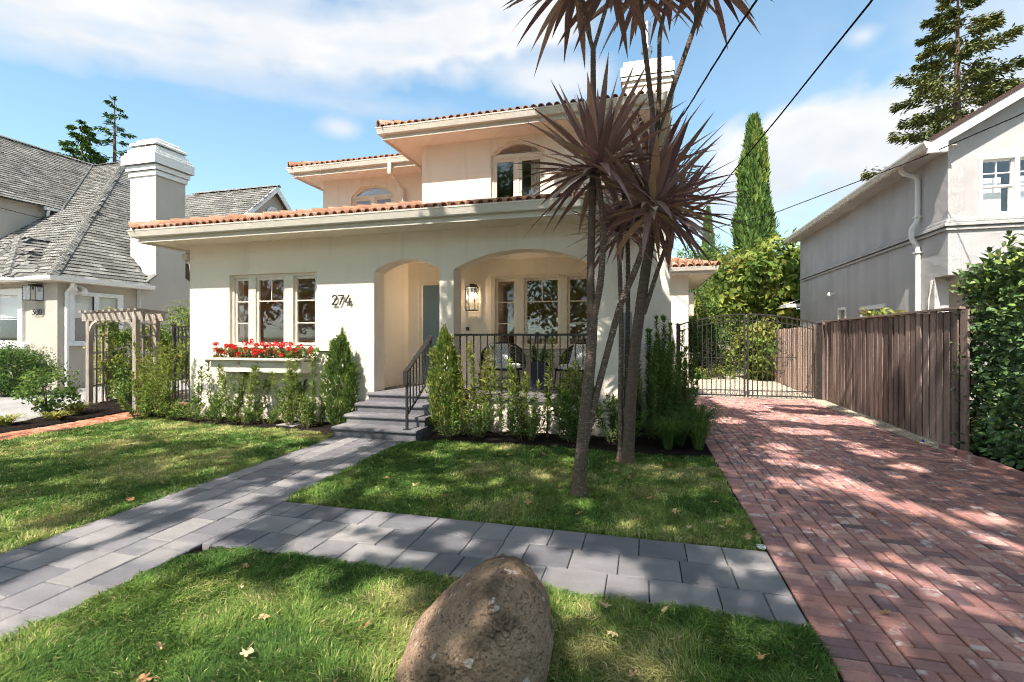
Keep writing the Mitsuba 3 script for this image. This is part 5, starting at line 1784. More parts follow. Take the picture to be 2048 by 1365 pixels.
# ---------------------------------------------------------------- overhead cables
def cable(name, pts, r, label, sag=0.0, twist=0):
    p = np.array(pts, float)
    t = np.linspace(0, 1, 60)
    from_t = np.linspace(0, 1, len(p))
    q = np.stack([np.interp(t, from_t, p[:, k]) for k in range(3)], 1)
    q[:, 2] -= sag * 4 * t * (1 - t)
    m = MB()
    m.tube(q, r, 7)
    if twist:
        a = t * twist
        m.tube(q + np.stack([np.cos(a), np.sin(a), np.sin(a + 1)], 1) * r * 1.5, r * 0.8, 6)
    solo(name, m, 'cable_black', label, 'cable')


cable('overhead_cable', [(0.50, 9.74, 5.53), (0.65, 8.6, 5.33), (0.83, 7.0, 5.12), (0.97, 5.8, 4.96), (1.10, 5.1, 4.90), (1.35, 3.6, 4.95), (2.0, 0.0, 5.3), (3.4, -8.0, 6.6)], 0.011, 'thick twisted overhead cable dropping to the house behind the palm', 0, 90)
cable('overhead_cable', [(1.45, 14.5, 5.0), (1.83, 12.0, 5.21), (2.18, 9.0, 5.29), (2.27, 7.0, 5.20), (2.26, 5.8, 5.06), (2.3, 0.0, 5.2), (2.5, -8.0, 6.5)], 0.012, 'straight black overhead cable climbing to the top of the sky', 0)
cable('overhead_cable', [(-0.2, 18.0, 4.86), (0.92, 17.0, 4.88), (3.49, 15.0, 5.06), (5.53, 12.2, 5.36), (6.06, 10.0, 5.31), (7.2, 4.0, 5.6), (8.2, -8.0, 6.6)], 0.011, 'thin cable running past the beige house gutter', 0.0)
cable('overhead_cable', [(-24.5, 9.0, 6.4), (-21.98, 12.0, 6.22), (-21.3, 13.5, 5.95), (-20.9, 14.4, 5.72)], 0.012, 'thin cable before the gray shingled roof', 0.02)

# ---------------------------------------------------------------- small things on the ground
m = MB().lathe((0.865, 4.10, 0), [(0.0, 0.012), (0.017, 0.012), (0.018, 0.016), (0.032, 0.016), (0.034, 0.0)], 16)
solo('sprinkler_head', m, 'white_paint', 'small round sprinkler head at the lawn corner by the brick drive', 'sprinkler')
m = MB().flat(np.array([[0, 0, 0], [.05, .01, 0], [.06, .05, .01], [.01, .045, .02], [.03, .02, .035]]) + [4.10, 8.85, 0.008], [[0, 1, 4], [1, 2, 4], [2, 3, 4], [3, 0, 4]])
solo('litter', m, 'blue_plastic', 'scrap of blue plastic on the gravel strip', 'litter')
m = MB((0.9, 0.5)).slab(Polygon([(-6.35, 7.35), (-5.95, 7.32), (-5.92, 7.55), (-6.3, 7.6)]), 0.0, 0.05)
solo('stepping_stone', m, 'concrete', 'pale flat stone in the bed before the left wall', 'stone')

lf = np.random.default_rng(61)


def fallen(x, y, s, tone, where, z=0.035):
    """a dry lobed leaf, curled, with its stalk"""
    n_ = 30
    a = np.linspace(0, 2 * np.pi, n_, endpoint=False)
    lob = 0.55 + 0.45 * np.abs(np.cos(2.5 * a)) ** 1.3
    lob *= np.where(np.abs(a - np.pi) < 0.5, 0.6, 1.0)
    r = s * lob * lf.uniform(0.9, 1.1, n_)
    k1, k2 = lf.uniform(-5, 9), lf.uniform(-4, 7)
    px, py = r * np.cos(a), r * np.sin(a)
    pz = (k1 * px * px + k2 * py * py) * 1.0 + lf.normal(0, .004, n_)
    v = np.vstack([np.stack([px, py, pz], 1), [[0, 0, 0.0]], np.stack([px, py, pz], 1) * 0.55])
    i = np.arange(n_)
    j = (i + 1) % n_
    f = np.vstack([np.stack([i, j, n_ + 1 + j], 1), np.stack([i, n_ + 1 + j, n_ + 1 + i], 1), np.stack([n_ + 1 + i, n_ + 1 + j, np.full(n_, n_)], 1)])
    th, t1, t2 = lf.uniform(0, 6.28), lf.normal(0, .35), lf.normal(0, .35)
    Rz = np.array([[math.cos(th), -math.sin(th), 0], [math.sin(th), math.cos(th), 0], [0, 0, 1]])
    Rx = np.array([[1, 0, 0], [0, math.cos(t1), -math.sin(t1)], [0, math.sin(t1), math.cos(t1)]])
    Ry = np.array([[math.cos(t2), 0, math.sin(t2)], [0, 1, 0], [-math.sin(t2), 0, math.cos(t2)]])
    M = Rz @ Rx @ Ry
    v = v @ M.T
    v += [x, y, z - min(0, v[:, 2].min()) * 0.7]
    m = MB((tone, lf.random())).add(v, f)
    st = np.array([[-s * .1, 0, 0], [-s * .9, 0.01, .006], [-s * 1.6, .03, .012]]) @ M.T + [x, y, z + .004]
    m.tube(st, 0.0018, 4, (tone, .5))
    look = 'rusty brown' if tone < .38 else 'tan' if tone < .62 else 'pale yellow' if tone < .85 else 'cream coloured'
    size = 'small ' if s < .026 else 'large ' if s > .034 else ''
    if where == 'front':
        place_ = 'left of the boulder' if x < -1.25 else 'right of the boulder'
        place_ = 'near the paver edge behind the boulder' if y > 2.65 else 'at the far left of the front lawn' if x < -2.15 else place_
        gr = 'fallen leaves on the front lawn'
    elif where == 'right':
        place_ = 'on the lawn corner by the brick drive' if x > .2 and y < 4.7 else 'between the palm trunk and the paver path' if x < -.7 and y < 5.2 else 'before the shrubs on the middle lawn' if y > 5.5 else 'below the palm trunks'
        gr = 'fallen leaves on the lawn by the palm'
    elif where == 'left':
        place_, gr = 'on the lawn left of the paver path', 'fallen leaves on the left lawn'
    else:
        place_, gr = 'on the red brick drive', 'fallen leaves on the brick drive'
    solo('fallen_leaf', m, 'dry_leaf', size + look + ' fallen leaf ' + place_, 'leaf', gr)


LEAVES = [('front', [(-2.35, 1.92), (-2.44, 2.52), (-2.05, 2.28), (-1.9, 2.0), (-1.45, 2.36), (-1.63, 1.83), (-2.2, 1.72), (-0.97, 3.0), (-0.16, 2.62), (-0.05, 2.33), (0.16, 2.22), (0.33, 2.28), (0.46, 2.16), (0.55, 2.62), (-0.22, 2.9), (0.12, 2.93), (0.62, 2.27), (-1.35, 1.9), (-2.62, 2.75), (-1.2, 2.75)]),
          ('right', [(0.36, 4.28), (0.53, 4.42), (0.62, 4.36), (0.70, 4.45), (0.27, 4.62), (0.66, 4.98), (0.05, 4.95), (-0.44, 5.1), (-0.15, 5.6), (-0.85, 5.08), (-0.32, 5.85), (0.42, 5.9), (-1.05, 4.5), (-1.9, 4.5), (-2.35, 4.75), (-2.75, 4.9), (-2.3, 5.55), (-1.75, 6.3), (-1.3, 6.45), (0.3, 6.3), (-0.55, 4.35), (0.78, 4.15)]),
          ('left', [(-5.3, 5.2), (-5.8, 4.6), (-5.0, 4.1), (-6.4, 5.8), (-4.95, 4.9), (-7.1, 5.4), (-4.78, 3.6)]),
          ('drive', [(1.02, 4.35), (1.35, 3.3), (1.02, 6.7), (2.0, 5.1)])]
for where, pts in LEAVES:
    for x, y in pts:
        fallen(x, y, lf.uniform(0.020, 0.040), float(np.clip(lf.normal(0.55, 0.3), 0, 1)), where, 0.004 if where == 'drive' else 0.038)
# ---------------------------------------------------------------- plants
vr = np.random.default_rng(71)


def leaves6(m, P, D, N, L, W, tone, rnd, fold=0.15, curl=0.1):
    """rounded leaf: base, four side points, tip; folded at the midrib"""
    P, D, N = (np.asarray(x, float) for x in (P, D, N))
    n = len(P)
    L, W = np.broadcast_to(L, (n,))[:, None], np.broadcast_to(W, (n,))[:, None]
    D = unit(D)
    S = unit(np.cross(D, N))
    N = np.cross(S, D)
    t = P + D * L - N * L * curl
    c = P + D * L * 0.55
    a1, b1 = P + D * L * .28 + S * W * .42 + N * W * fold, P + D * L * .28 - S * W * .42 + N * W * fold
    a2, b2 = P + D * L * .68 + S * W * .44 + N * (W * fold - L * curl * .4), P + D * L * .68 - S * W * .44 + N * (W * fold - L * curl * .4)
    v = np.stack([P, a1, a2, t, b2, b1, c], 1).reshape(-1, 3)
    k = np.arange(n)[:, None] * 7
    f = np.vstack([k + x for x in ([0, 1, 6], [1, 2, 6], [2, 3, 6], [3, 4, 6], [4, 5, 6], [5, 0, 6])])
    u = np.stack([np.broadcast_to(tone, (n,)), np.broadcast_to(rnd, (n,))], 1)
    m.add(v, f, np.repeat(u, 7, 0))


def stem_shrub(label, x, y, h, spread, nst, tone=0.5, leaf=(0.05, 0.085), wid=0.017, dens=75, bare=0.15, lean=0.12, z0=0.03, name='upright_shrub', cat='shrub', top=0.0):
    """several upright stems with narrow leaves all round"""
    k = thing(name, label, cat)
    st, lv = MB((0.35, 0.5)), MB()
    for i in range(nst):
        a, r = vr.uniform(0, 6.28), spread * math.sqrt(vr.random()) * 0.5
        hh = h * (vr.uniform(0.62, 1.0) if i else 1.0)
        b = np.array([x + r * .5 * math.cos(a), y + r * .5 * math.sin(a), z0])
        e = np.array([x + r * math.cos(a) * 1.6 + vr.normal(0, lean) * hh * .4, y + r * math.sin(a) * 1.6 + vr.normal(0, lean) * hh * .4, hh])
        mid = (b + e) / 2 + [vr.normal(0, .03), vr.normal(0, .03), 0]
        t = np.linspace(0, 1, 9)[:, None]
        c = b * (1 - t) ** 2 + 2 * mid * t * (1 - t) + e * t ** 2
        st.tube(c, np.linspace(0.008, 0.002, 9), 5, caps=False)
        n = int(dens * hh)
        s = bare + (1 - bare) * vr.random(n) ** 0.85
        s[: max(2, n // 14)] = 1.0
        q = b * ((1 - s) ** 2)[:, None] + 2 * mid * (s * (1 - s))[:, None] + e * (s ** 2)[:, None]
        ph = vr.uniform(0, 6.28, n)
        el = vr.normal(0.65, 0.3, n) + 0.4 * (s > .96)
        D = np.c_[np.cos(ph) * np.cos(el), np.sin(ph) * np.cos(el), np.sin(el)]
        N = unit(np.c_[-np.cos(ph) * np.sin(el), -np.sin(ph) * np.sin(el), np.cos(el)] + vr.normal(0, .25, (n, 3)))
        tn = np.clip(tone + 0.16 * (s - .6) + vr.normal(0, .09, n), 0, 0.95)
        side = vr.random(n) * 0.05 * (1 - s)
        q = q + D * side[:, None]
        lv.leaves(q, D, N, vr.uniform(*leaf, n), wid * vr.uniform(.8, 1.25, n), tn, vr.random(n), 0.22, 0.42, 0.12)
    part(k, 'stem', st, 'twig')
    part(k, 'foliage', lv, 'leaf')
    return k


SH = [('low leafy clump at the lawn edge before the iron fence', -9.75, 7.62, .42, .6, 10, .50), ('low leafy clump below the foundation vent', -8.7, 7.45, .38, .6, 10, .44), ('low leafy clump before the slim dark shrub', -8.2, 7.38, .34, .55, 9, .48),
      ('low leafy clump under the middle of the window box', -7.1, 7.36, .40, .6, 10, .46), ('low leafy clump beside the pale flat stone', -6.62, 7.42, .36, .45, 8, .44), ('low leafy clump right of the light arborvitae foot', -2.95, 7.25, .36, .45, 8, .46),
      ('tall light green shrub before the iron fence, leftmost of the bed', -9.85, 7.75, 1.10, .34, 6, .62), ('tall light green shrub beside the arbor post', -10.15, 8.1, 1.45, .34, 7, .60),
      ('broad light green shrub at the white wall corner', -9.28, 7.65, 1.45, .55, 11, .60), ('low bushy shrub in front of the wall corner shrub', -9.45, 7.40, .72, .6, 10, .52),
      ('slim dark shrub before the foundation vent', -8.45, 7.65, .98, .12, 3, .40), ('slim leggy shrub right of the foundation vent', -8.02, 7.66, 1.12, .12, 3, .42),
      ('tall feathery shrub under the left half of the window box', -7.42, 7.50, 1.28, .26, 6, .58), ('leggy shrub below the middle of the window box', -7.05, 7.45, 1.10, .42, 7, .56),
      ('small shrub at the lawn edge below the window box', -7.6, 7.35, .55, .4, 7, .40), ('tall shrub at the right end of the window box', -6.08, 7.42, 1.27, .30, 6, .58),
      ('airy gray green shrub left of the dark arborvitae', -5.68, 7.55, 1.15, .36, 7, .46), ('low bushy shrub at the foot of the dark arborvitae', -5.62, 7.32, .62, .50, 9, .50),
      ('loose low shrub before the wall right of the flat stone', -6.35, 7.62, .75, .36, 6, .40),
      ('bright leafy shrub right of the light arborvitae', -2.84, 7.55, 1.24, .20, 4, .68), ('tall bright shrub before the left wicker chair', -2.55, 7.58, 1.47, .26, 6, .66),
      ('thin wispy shrub below the middle of the left chair', -2.20, 7.56, 1.08, .10, 2, .52), ('thin short shrub below the right side of the left chair', -2.02, 7.50, 1.06, .10, 2, .54),
      ('full green shrub just left of the navy planter', -1.80, 7.55, 1.21, .34, 7, .56), ('tall thin shrub just right of the navy planter', -1.46, 7.55, 1.54, .08, 2, .58),
      ('feathery shrub between planter and right chair', -1.26, 7.58, 1.30, .18, 4, .56), ('short bright shrub before the right wicker chair', -1.06, 7.60, 1.12, .12, 3, .60),
('bushy dark shrub left of the forked trunk', -0.95, 7.35, .84, .55, 12, .34),
      ('low spreading shrub before the porch base', -1.75, 7.30, .48, .45, 8, .42), ('low gray green shrub at the edge of the lawn, right of the light arborvitae', -2.55, 7.28, .50, .42, 9, .42),
      ('sparse shrub before the right porch pier', -0.42, 7.45, .95, .40, 7, .34), ('low shrub between the two palm trunks', -0.25, 7.35, .5, .4, 8, .32)]
for lb, x, y, h, sp, n, tn in SH:
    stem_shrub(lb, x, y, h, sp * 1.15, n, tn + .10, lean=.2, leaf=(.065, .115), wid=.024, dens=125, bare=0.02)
for lb, x, y, h, sp, n in (('tall dark shrub right of the thick palm trunk', 0.12, 7.85, 1.50, .42, 10), ('dense dark shrub before the meter box', 0.02, 8.6, 1.70, .45, 11),
                           ('tallest dark shrub before the chimney vents', 0.36, 8.7, 1.92, .42, 11), ('dark shrub by the gate hinge post', 0.60, 9.6, 1.70, .42, 10),
                           ('slim dark shrub at the edge of the brick drive', 0.74, 9.2, 1.15, .22, 5), ('dark bushy shrub in the middle of the right bed', 0.48, 8.05, 1.10, .5, 11),
                           ('dark shrub at the back of the right bed', 0.35, 10.6, 1.55, .5, 10)):
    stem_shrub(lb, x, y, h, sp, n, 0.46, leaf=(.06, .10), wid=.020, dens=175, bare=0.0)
# porch plant
stem_shrub('green plant growing in the navy planter', -1.83, 8.72, 1.44, .26, 12, 0.42, dens=60, bare=.25, z0=1.1, name='potted_plant', cat='plant', leaf=(.05, .08), wid=.024)


def tuft(label, x, y, h, spread, n, tone, w=0.0038, name='grass_tuft'):
    m = MB()
    n = int(n * 1.5)
    tone += .06
    a = vr.uniform(0, 6.28, n)
    L = h * vr.uniform(.6, 1.1, n)
    out = spread * vr.uniform(.2, 1.0, n)
    r0 = vr.uniform(0, .05, n)
    d = np.c_[np.cos(a), np.sin(a), a * 0]
    S = np.c_[-np.sin(a), np.cos(a), a * 0] * w
    P0 = np.array([x, y, 0.02]) + d * r0[:, None]
    P1 = P0 + d * (out * .3)[:, None] + [0, 0, 1] * (L * .6)[:, None]
    P2 = P0 + d * (out * .75)[:, None] + [0, 0, 1] * (L * .85)[:, None]
    P3 = P0 + d * (out * 1.15)[:, None] + [0, 0, 1] * (L * .70)[:, None]
    v = np.stack([P0 - S, P0 + S, P1 + S, P1 - S, P2 + S * .8, P2 - S * .8, P3], 1).reshape(-1, 3)
    k = np.arange(n)[:, None] * 7
    f = np.vstack([k + q for q in ([0, 1, 2], [0, 2, 3], [3, 2, 4], [3, 4, 5], [5, 4, 6])])
    u = np.stack([np.clip(tone + vr.normal(0, .1, n), 0, 1), vr.random(n)], 1)
    m.add(v, f, np.repeat(u, 7, 0))
    return solo(name, m, 'leaf', label, 'grass')


tuft('fountain grass tuft right of the thick palm trunk', 0.33, 7.22, .50, .34, 260, .36)
tuft('bright fountain grass tuft at the corner of bed and brick drive', 0.74, 7.30, .48, .30, 260, .44)
tuft('wispy fountain grass arching over the brick drive', 0.80, 7.95, .62, .60, 320, .33)
tuft('dark fountain grass in the middle of the right bed', 0.52, 7.55, .55, .50, 300, .28)
tuft('yellow striped grass tuft left of the arbor post', -11.25, 7.35, .28, .38, 90, .82, .012)
tuft('yellow striped grass tuft nearest the left edge of the photo', -11.0, 6.1, .22, .34, 80, .78, .012)
tuft('pale grass tuft at the left end of the mulch strip', -10.95, 5.5, .30, .30, 120, .66, .006)
tuft('yellow striped grass tuft before the rounded rose bush', -10.85, 6.75, .2, .3, 70, .80, .012)


def conifer_shrub(label, x, y, h, r, tone, seed, n=5200, stem_bare=0.0):
    """dense upright arborvitae of small flat sprays"""
    g = np.random.default_rng(seed)
    k = thing('arborvitae', label, 'arborvitae')
    z = g.random(n) ** 0.8
    a = g.uniform(0, 6.28, n)
    lump = meshkit.noise(np.c_[np.cos(a) * 2.6, np.sin(a) * 2.6, z * 8.0] + seed, seed)
    prof = np.clip(np.sin(np.pi * np.clip(z * 0.84 + 0.16, 0, 1)) ** 0.6, 0.05, 1) * (0.55 + 0.85 * lump)
    rr = r * prof * np.sqrt(g.uniform(0.35, 1, n))
    P = np.c_[x + rr * np.cos(a), y + rr * np.sin(a), 0.05 + stem_bare + (h - stem_bare) * z * (0.86 + 0.22 * lump)]
    el = g.normal(1.0, 0.28, n)
    D = np.c_[np.cos(a) * np.cos(el), np.sin(a) * np.cos(el), np.sin(el)]
    N = unit(np.c_[np.cos(a), np.sin(a), np.zeros(n)] + g.normal(0, .6, (n, 3)))
    m = MB().leaves(P, D, N, g.uniform(.05, .10, n), g.uniform(.018, .034, n), np.clip(tone + .5 * (lump - .5) + g.normal(0, .07, n), 0, .95), g.random(n), .15, .5)
    part(k, 'foliage', m, 'leaf')
    part(k, 'trunk', MB((0.4, .5)).tube([(x, y, -.02), (x, y, h * .6)], [.022, .01], 7), 'twig')


conifer_shrub('dark green arborvitae left of the front steps', -5.22, 7.62, 1.58, .27, .50, 3)
conifer_shrub('bright green arborvitae right of the front steps', -3.18, 7.52, 1.66, .25, .66, 4, stem_bare=.10)


# ---- the hedge on the right
hg = np.random.default_rng(81)
K = thing('hedge', 'tall glossy green hedge at the right edge beyond the board fence', 'hedge')
n = 30000
u = hg.random(n)
side = u < 0.62
endf = (u >= .62) & (u < .76)
Y = np.where(endf, 8.32, hg.uniform(3.4, 8.34, n))
Z = 0.05 + 2.5 * hg.random(n) ** 1.12
top = ~side & ~endf
X = np.where(side, 4.25, hg.uniform(4.22, 5.6, n))
lump = meshkit.fbm(np.c_[X * 1.6, Y * 1.6, Z * 1.6], 3, 5)
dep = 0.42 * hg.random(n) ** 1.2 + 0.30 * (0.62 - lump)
ht = 2.50 + 0.45 * (meshkit.noise(np.c_[X * 1.3, Y * 1.3, X * 0], 8) - .4) + np.clip(7.9 - Y, 0, 2) * 0.16
Z = np.where(top, ht - hg.random(n) * .35, Z * ht / 2.5)
X = np.where(side, X + dep + 0.16 * (Z / 2.5 - .5) ** 2 + 0.12 * np.clip(Z - 1.9, 0, 1), X)
Y = np.where(endf, Y - dep, Y)
P = np.c_[X, Y, Z]
out = np.where(side[:, None], [-1, 0, .25], np.where(endf[:, None], [0, 1, .25], [-.2, 0, 1.0]))
D = unit(out + hg.normal(0, .75, (n, 3)) + [0, 0, -.1])
N = unit(np.array([-.2, -.3, .8]) + out * .5 + hg.normal(0, .45, (n, 3)))
Lf = hg.uniform(.045, .115, n)
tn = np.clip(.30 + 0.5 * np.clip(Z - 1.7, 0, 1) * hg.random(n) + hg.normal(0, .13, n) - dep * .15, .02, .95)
rd = hg.random(n)
# the three hundred that show largest, each a leaf of its own
l, dd = X * math.cos(YAW) + Y * math.sin(YAW), Y * math.cos(YAW) - X * math.sin(YAW)
vis = (np.abs(l / dd) < 1.04) & (np.abs((Z - 1.6) / dd) < .69) & side & (dep < .16)
order = np.argsort(np.where(vis, -Lf / dd, 1))
big = order[:298]
restm = np.ones(n, bool)
restm[big] = False
for i in big:
    m = MB()
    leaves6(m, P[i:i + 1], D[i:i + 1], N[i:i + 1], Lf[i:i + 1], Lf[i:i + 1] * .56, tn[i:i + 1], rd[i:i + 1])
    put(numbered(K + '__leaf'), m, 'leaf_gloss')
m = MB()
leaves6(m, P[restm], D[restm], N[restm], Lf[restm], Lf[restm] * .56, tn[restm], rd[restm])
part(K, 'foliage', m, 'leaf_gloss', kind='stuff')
m = MB((0.1, .4))
for i in range(90):
    y, x = hg.uniform(3.5, 8.1), hg.uniform(4.6, 5.3)
    m.tube([(x, y, -.03), (x + hg.normal(0, .1), y + hg.normal(0, .1), 1.2), (x + hg.normal(-.1, .2), y + hg.normal(0, .2), 2.3)], [.02, .014, .005], 5, caps=False)
part(K, 'branches', m, 'twig')
sh = MB()
for x, y, h in ((4.55, 7.75, 2.95), (4.75, 7.45, 3.05), (4.45, 7.95, 2.75), (4.6, 7.1, 3.12)):
    n_ = 22
    s = np.linspace(.25, 1, n_)
    q = np.array([x, y, 2.2]) + np.outer(s, [0, 0, h - 2.2]) + hg.normal(0, .01, (n_, 3))
    a = np.arange(n_) * 2.4
    Dn = np.c_[np.cos(a) * .8, np.sin(a) * .8, np.full(n_, .75)]
    leaves6(sh, q, Dn, np.c_[-np.cos(a), -np.sin(a), np.full(n_, 1.0)], hg.uniform(.09, .13, n_), .06, np.clip(hg.normal(.55, .1, n_), 0, 1), hg.random(n_))
part(K, 'shoots', sh, 'leaf_gloss', kind='stuff')


# ---------------------------------------------------------------- cordylines
cr = np.random.default_rng(91)


def sword(m, c, d, L, W, droop, tone):
    """one sword leaf with a folded blade, seven cross-sections"""
    n_ = 8
    s = np.linspace(0, 1, n_)
    d = unit(d)
    S = unit(np.cross(d, [0, 0, 1]) + 1e-6)
    p = c + np.outer(s * L, d) + np.outer(-droop * L * s ** 2.2, [0, 0, 1])
    tg = unit(np.gradient(p, axis=0))
    Nn = unit(np.cross(np.broadcast_to(S, tg.shape), tg))
    w = W * np.array([.42, .62, .88, 1.0, .92, .70, .36, .02]) * .5
    a = p + S * w[:, None] + Nn * (w * .30)[:, None]
    b = p - S * w[:, None] + Nn * (w * .30)[:, None]
    v = np.vstack([a, p, b])
    i = np.arange(n_ - 1)
    m.add(v, np.vstack([np.stack([i, i + 1, n_ + i + 1, n_ + i], 1), np.stack([n_ + i, n_ + i + 1, 2 * n_ + i + 1, 2 * n_ + i], 1)]), (tone, cr.random()))


def rosette(key, c, axis, n, L, dropped=6, state=None):
    c, axis = np.array(c, float), unit(axis)
    e1 = unit(np.cross(axis, [0.3, 1, 0.2]))
    e2 = np.cross(axis, e1)
    for i in range(n):
        f = (i + .5) / n
        th = math.radians(6 + 112 * f ** 0.85) + cr.normal(0, .07)
        ph = i * 2.39996 + cr.normal(0, .2)
        d = axis * math.cos(th) + (e1 * math.cos(ph) + e2 * math.sin(ph)) * math.sin(th)
        tone = float(np.clip(cr.normal(.30, .16) + (.38 if cr.random() < .13 else 0), 0, 1))
        droop = (0.03 + .30 * f ** 2) * cr.uniform(.4, 1.5)
        ll = L * cr.uniform(.78, 1.08) * (0.85 + .2 * math.sin(math.pi * min(1, f * 1.2)))
        m = MB() if state['n'] < 299 else state['rest']
        sword(m, c + axis * cr.uniform(-.10, .05) + d * .02, d, ll, cr.uniform(.062, .088), droop, tone)
        if m is not state['rest']:
            put(numbered(key + '__leaf'), m, 'cordyline_leaf')
        state['n'] += 1


def trunk(key, pts, r0, r1, tone, name='trunk'):
    p = np.array(pts, float)
    t = np.concatenate([[0], np.cumsum(np.linalg.norm(np.diff(p, axis=0), axis=1))])
    k = max(8, int(t[-1] / 0.05))
    s = np.linspace(0, t[-1], k)
    # smooth the polyline
    q = np.stack([np.interp(s, t, p[:, i]) for i in range(3)], 1)
    for _ in range(6):
        q[1:-1] = (q[:-2] + 2 * q[1:-1] + q[2:]) / 4
    rad = np.linspace(r0, r1, k) * (1 + 0.05 * np.sin(s * 60) * .5 + cr.normal(0, .015, k))
    if pts[0][2] < 0.05:
        rad += 0.05 * np.exp(-np.clip(s, 0, None) / 0.09)
    m = MB().tube(q, rad, 12, (tone, .5))
    part(key, name, m, 'cordyline_bark')


C1 = thing('cordyline_palm', 'near purple leaved cordyline palm with a trunk forking at its base', 'palm tree')
trunk(C1, [(-0.64, 5.00, -0.03), (-0.62, 5.00, 0.36), (-0.59, 5.00, 0.72), (-0.52, 5.00, 1.38), (-0.50, 5.00, 1.80)], .064, .052, .5)
trunk(C1, [(-0.51, 5.00, 1.70), (-0.52, 4.97, 2.19), (-0.505, 4.95, 2.73), (-0.49, 4.95, 3.29), (-0.49, 4.95, 3.99), (-0.49, 4.95, 4.51)], .043, .026, .35)
trunk(C1, [(-0.49, 4.95, 4.48), (-0.56, 4.95, 4.75), (-0.63, 4.95, 5.02), (-0.67, 4.95, 5.23)], .021, .019, .6)
trunk(C1, [(-0.49, 4.95, 4.48), (-0.41, 4.95, 4.73), (-0.34, 4.95, 4.96), (-0.29, 4.95, 5.18)], .021, .019, .6)
trunk(C1, [(-0.50, 5.00, 1.74), (-0.41, 4.95, 2.18), (-0.38, 4.92, 2.72), (-0.45, 4.90, 3.24)], .035, .028, .95)
trunk(C1, [(-0.60, 5.00, 0.40), (-0.48, 5.02, 0.97), (-0.35, 5.04, 1.48), (-0.23, 5.06, 1.94), (-0.06, 5.08, 2.33), (0.06, 5.10, 2.73), (0.09, 5.10, 2.91)], .035, .030, .95)
st = {'n': 0, 'rest': MB()}
rosette(C1, (-0.45, 4.90, 3.30), (-0.05, -.05, 1), 90, .96, state=st)
rosette(C1, (0.09, 5.10, 2.95), (0.12, -.05, 1), 90, .93, state=st)
rosette(C1, (-0.67, 4.95, 5.25), (-.15, 0, 1), 62, .88, state=st)
rosette(C1, (-0.29, 4.95, 5.22), (.12, 0, 1), 62, .88, state=st)
if st['rest'].n:
    part(C1, 'leaf_mass', st['rest'], 'cordyline_leaf', kind='stuff')
C2 = thing('cordyline_palm', 'far purple leaved cordyline palm with several trunks beside the porch corner', 'palm tree')
trunk(C2, [(-0.20, 6.40, -0.03), (-0.16, 6.40, 0.81), (-0.11, 6.40, 1.45), (-0.03, 6.40, 2.08), (0.06, 6.40, 2.71), (0.12, 6.40, 3.33), (0.15, 6.40, 4.04)], .074, .056, .42)
trunk(C2, [(0.15, 6.40, 4.0), (0.09, 6.40, 4.59), (0.01, 6.40, 5.30), (-0.03, 6.40, 5.68), (-0.03, 6.40, 6.00)], .034, .027, .4)
trunk(C2, [(0.16, 6.45, 4.0), (0.19, 6.45, 4.73), (0.19, 6.45, 5.43), (0.27, 6.45, 5.79), (0.31, 6.45, 6.04)], .030, .024, .5)
trunk(C2, [(0.16, 6.40, 4.0), (0.32, 6.40, 4.63), (0.49, 6.40, 5.10), (0.61, 6.40, 5.45)], .034, .028, .3)
trunk(C2, [(0.61, 6.40, 5.42), (0.65, 6.40, 5.75), (0.67, 6.40, 6.00)], .024, .021, .3)
trunk(C2, [(0.61, 6.40, 5.42), (0.73, 6.40, 5.71), (0.81, 6.40, 5.91)], .024, .021, .3)
trunk(C2, [(-0.285, 6.45, -0.02), (-0.29, 6.45, 0.80), (-0.28, 6.50, 1.77), (-0.30, 6.50, 2.48), (-0.32, 6.50, 2.94)], .036, .028, .9)
trunk(C2, [(-0.22, 6.48, 0.70), (-0.20, 6.55, 1.77), (-0.20, 6.60, 2.63), (-0.21, 6.60, 3.09)], .032, .027, .95)
trunk(C2, [(0.0, 6.40, 1.90), (0.15, 6.35, 2.39), (0.27, 6.30, 2.74), (0.33, 6.30, 3.05)], .030, .024, .5)
trunk(C2, [(-0.04, 6.40, 2.20), (0.06, 6.45, 2.85), (0.11, 6.50, 3.15)], .030, .026, .95)
st = {'n': 0, 'rest': MB()}
for c, ax, n_, L in (((-0.32, 6.48, 3.0), (-.1, 0, 1), 52, .85), ((0.33, 6.30, 3.10), (.25, -.05, 1), 58, .88), ((0.11, 6.50, 3.22), (0.05, 0, 1), 50, .90), ((-0.21, 6.60, 3.15), (-.1, .1, 1), 40, .8),
                     ((0.14, 6.42, 3.72), (.05, -.05, 1), 54, .92), ((-0.03, 6.40, 6.08), (-.1, 0, 1), 56, .9), ((0.31, 6.45, 6.12), (.05, 0, 1), 50, .86), ((0.67, 6.40, 6.1), (0, 0, 1), 46, .8), ((0.81, 6.40, 5.98), (.3, 0, 1), 44, .8)):
    rosette(C2, c, ax, n_, L, state=st)
if st['rest'].n:
    part(C2, 'leaf_mass', st['rest'], 'cordyline_leaf', kind='stuff')


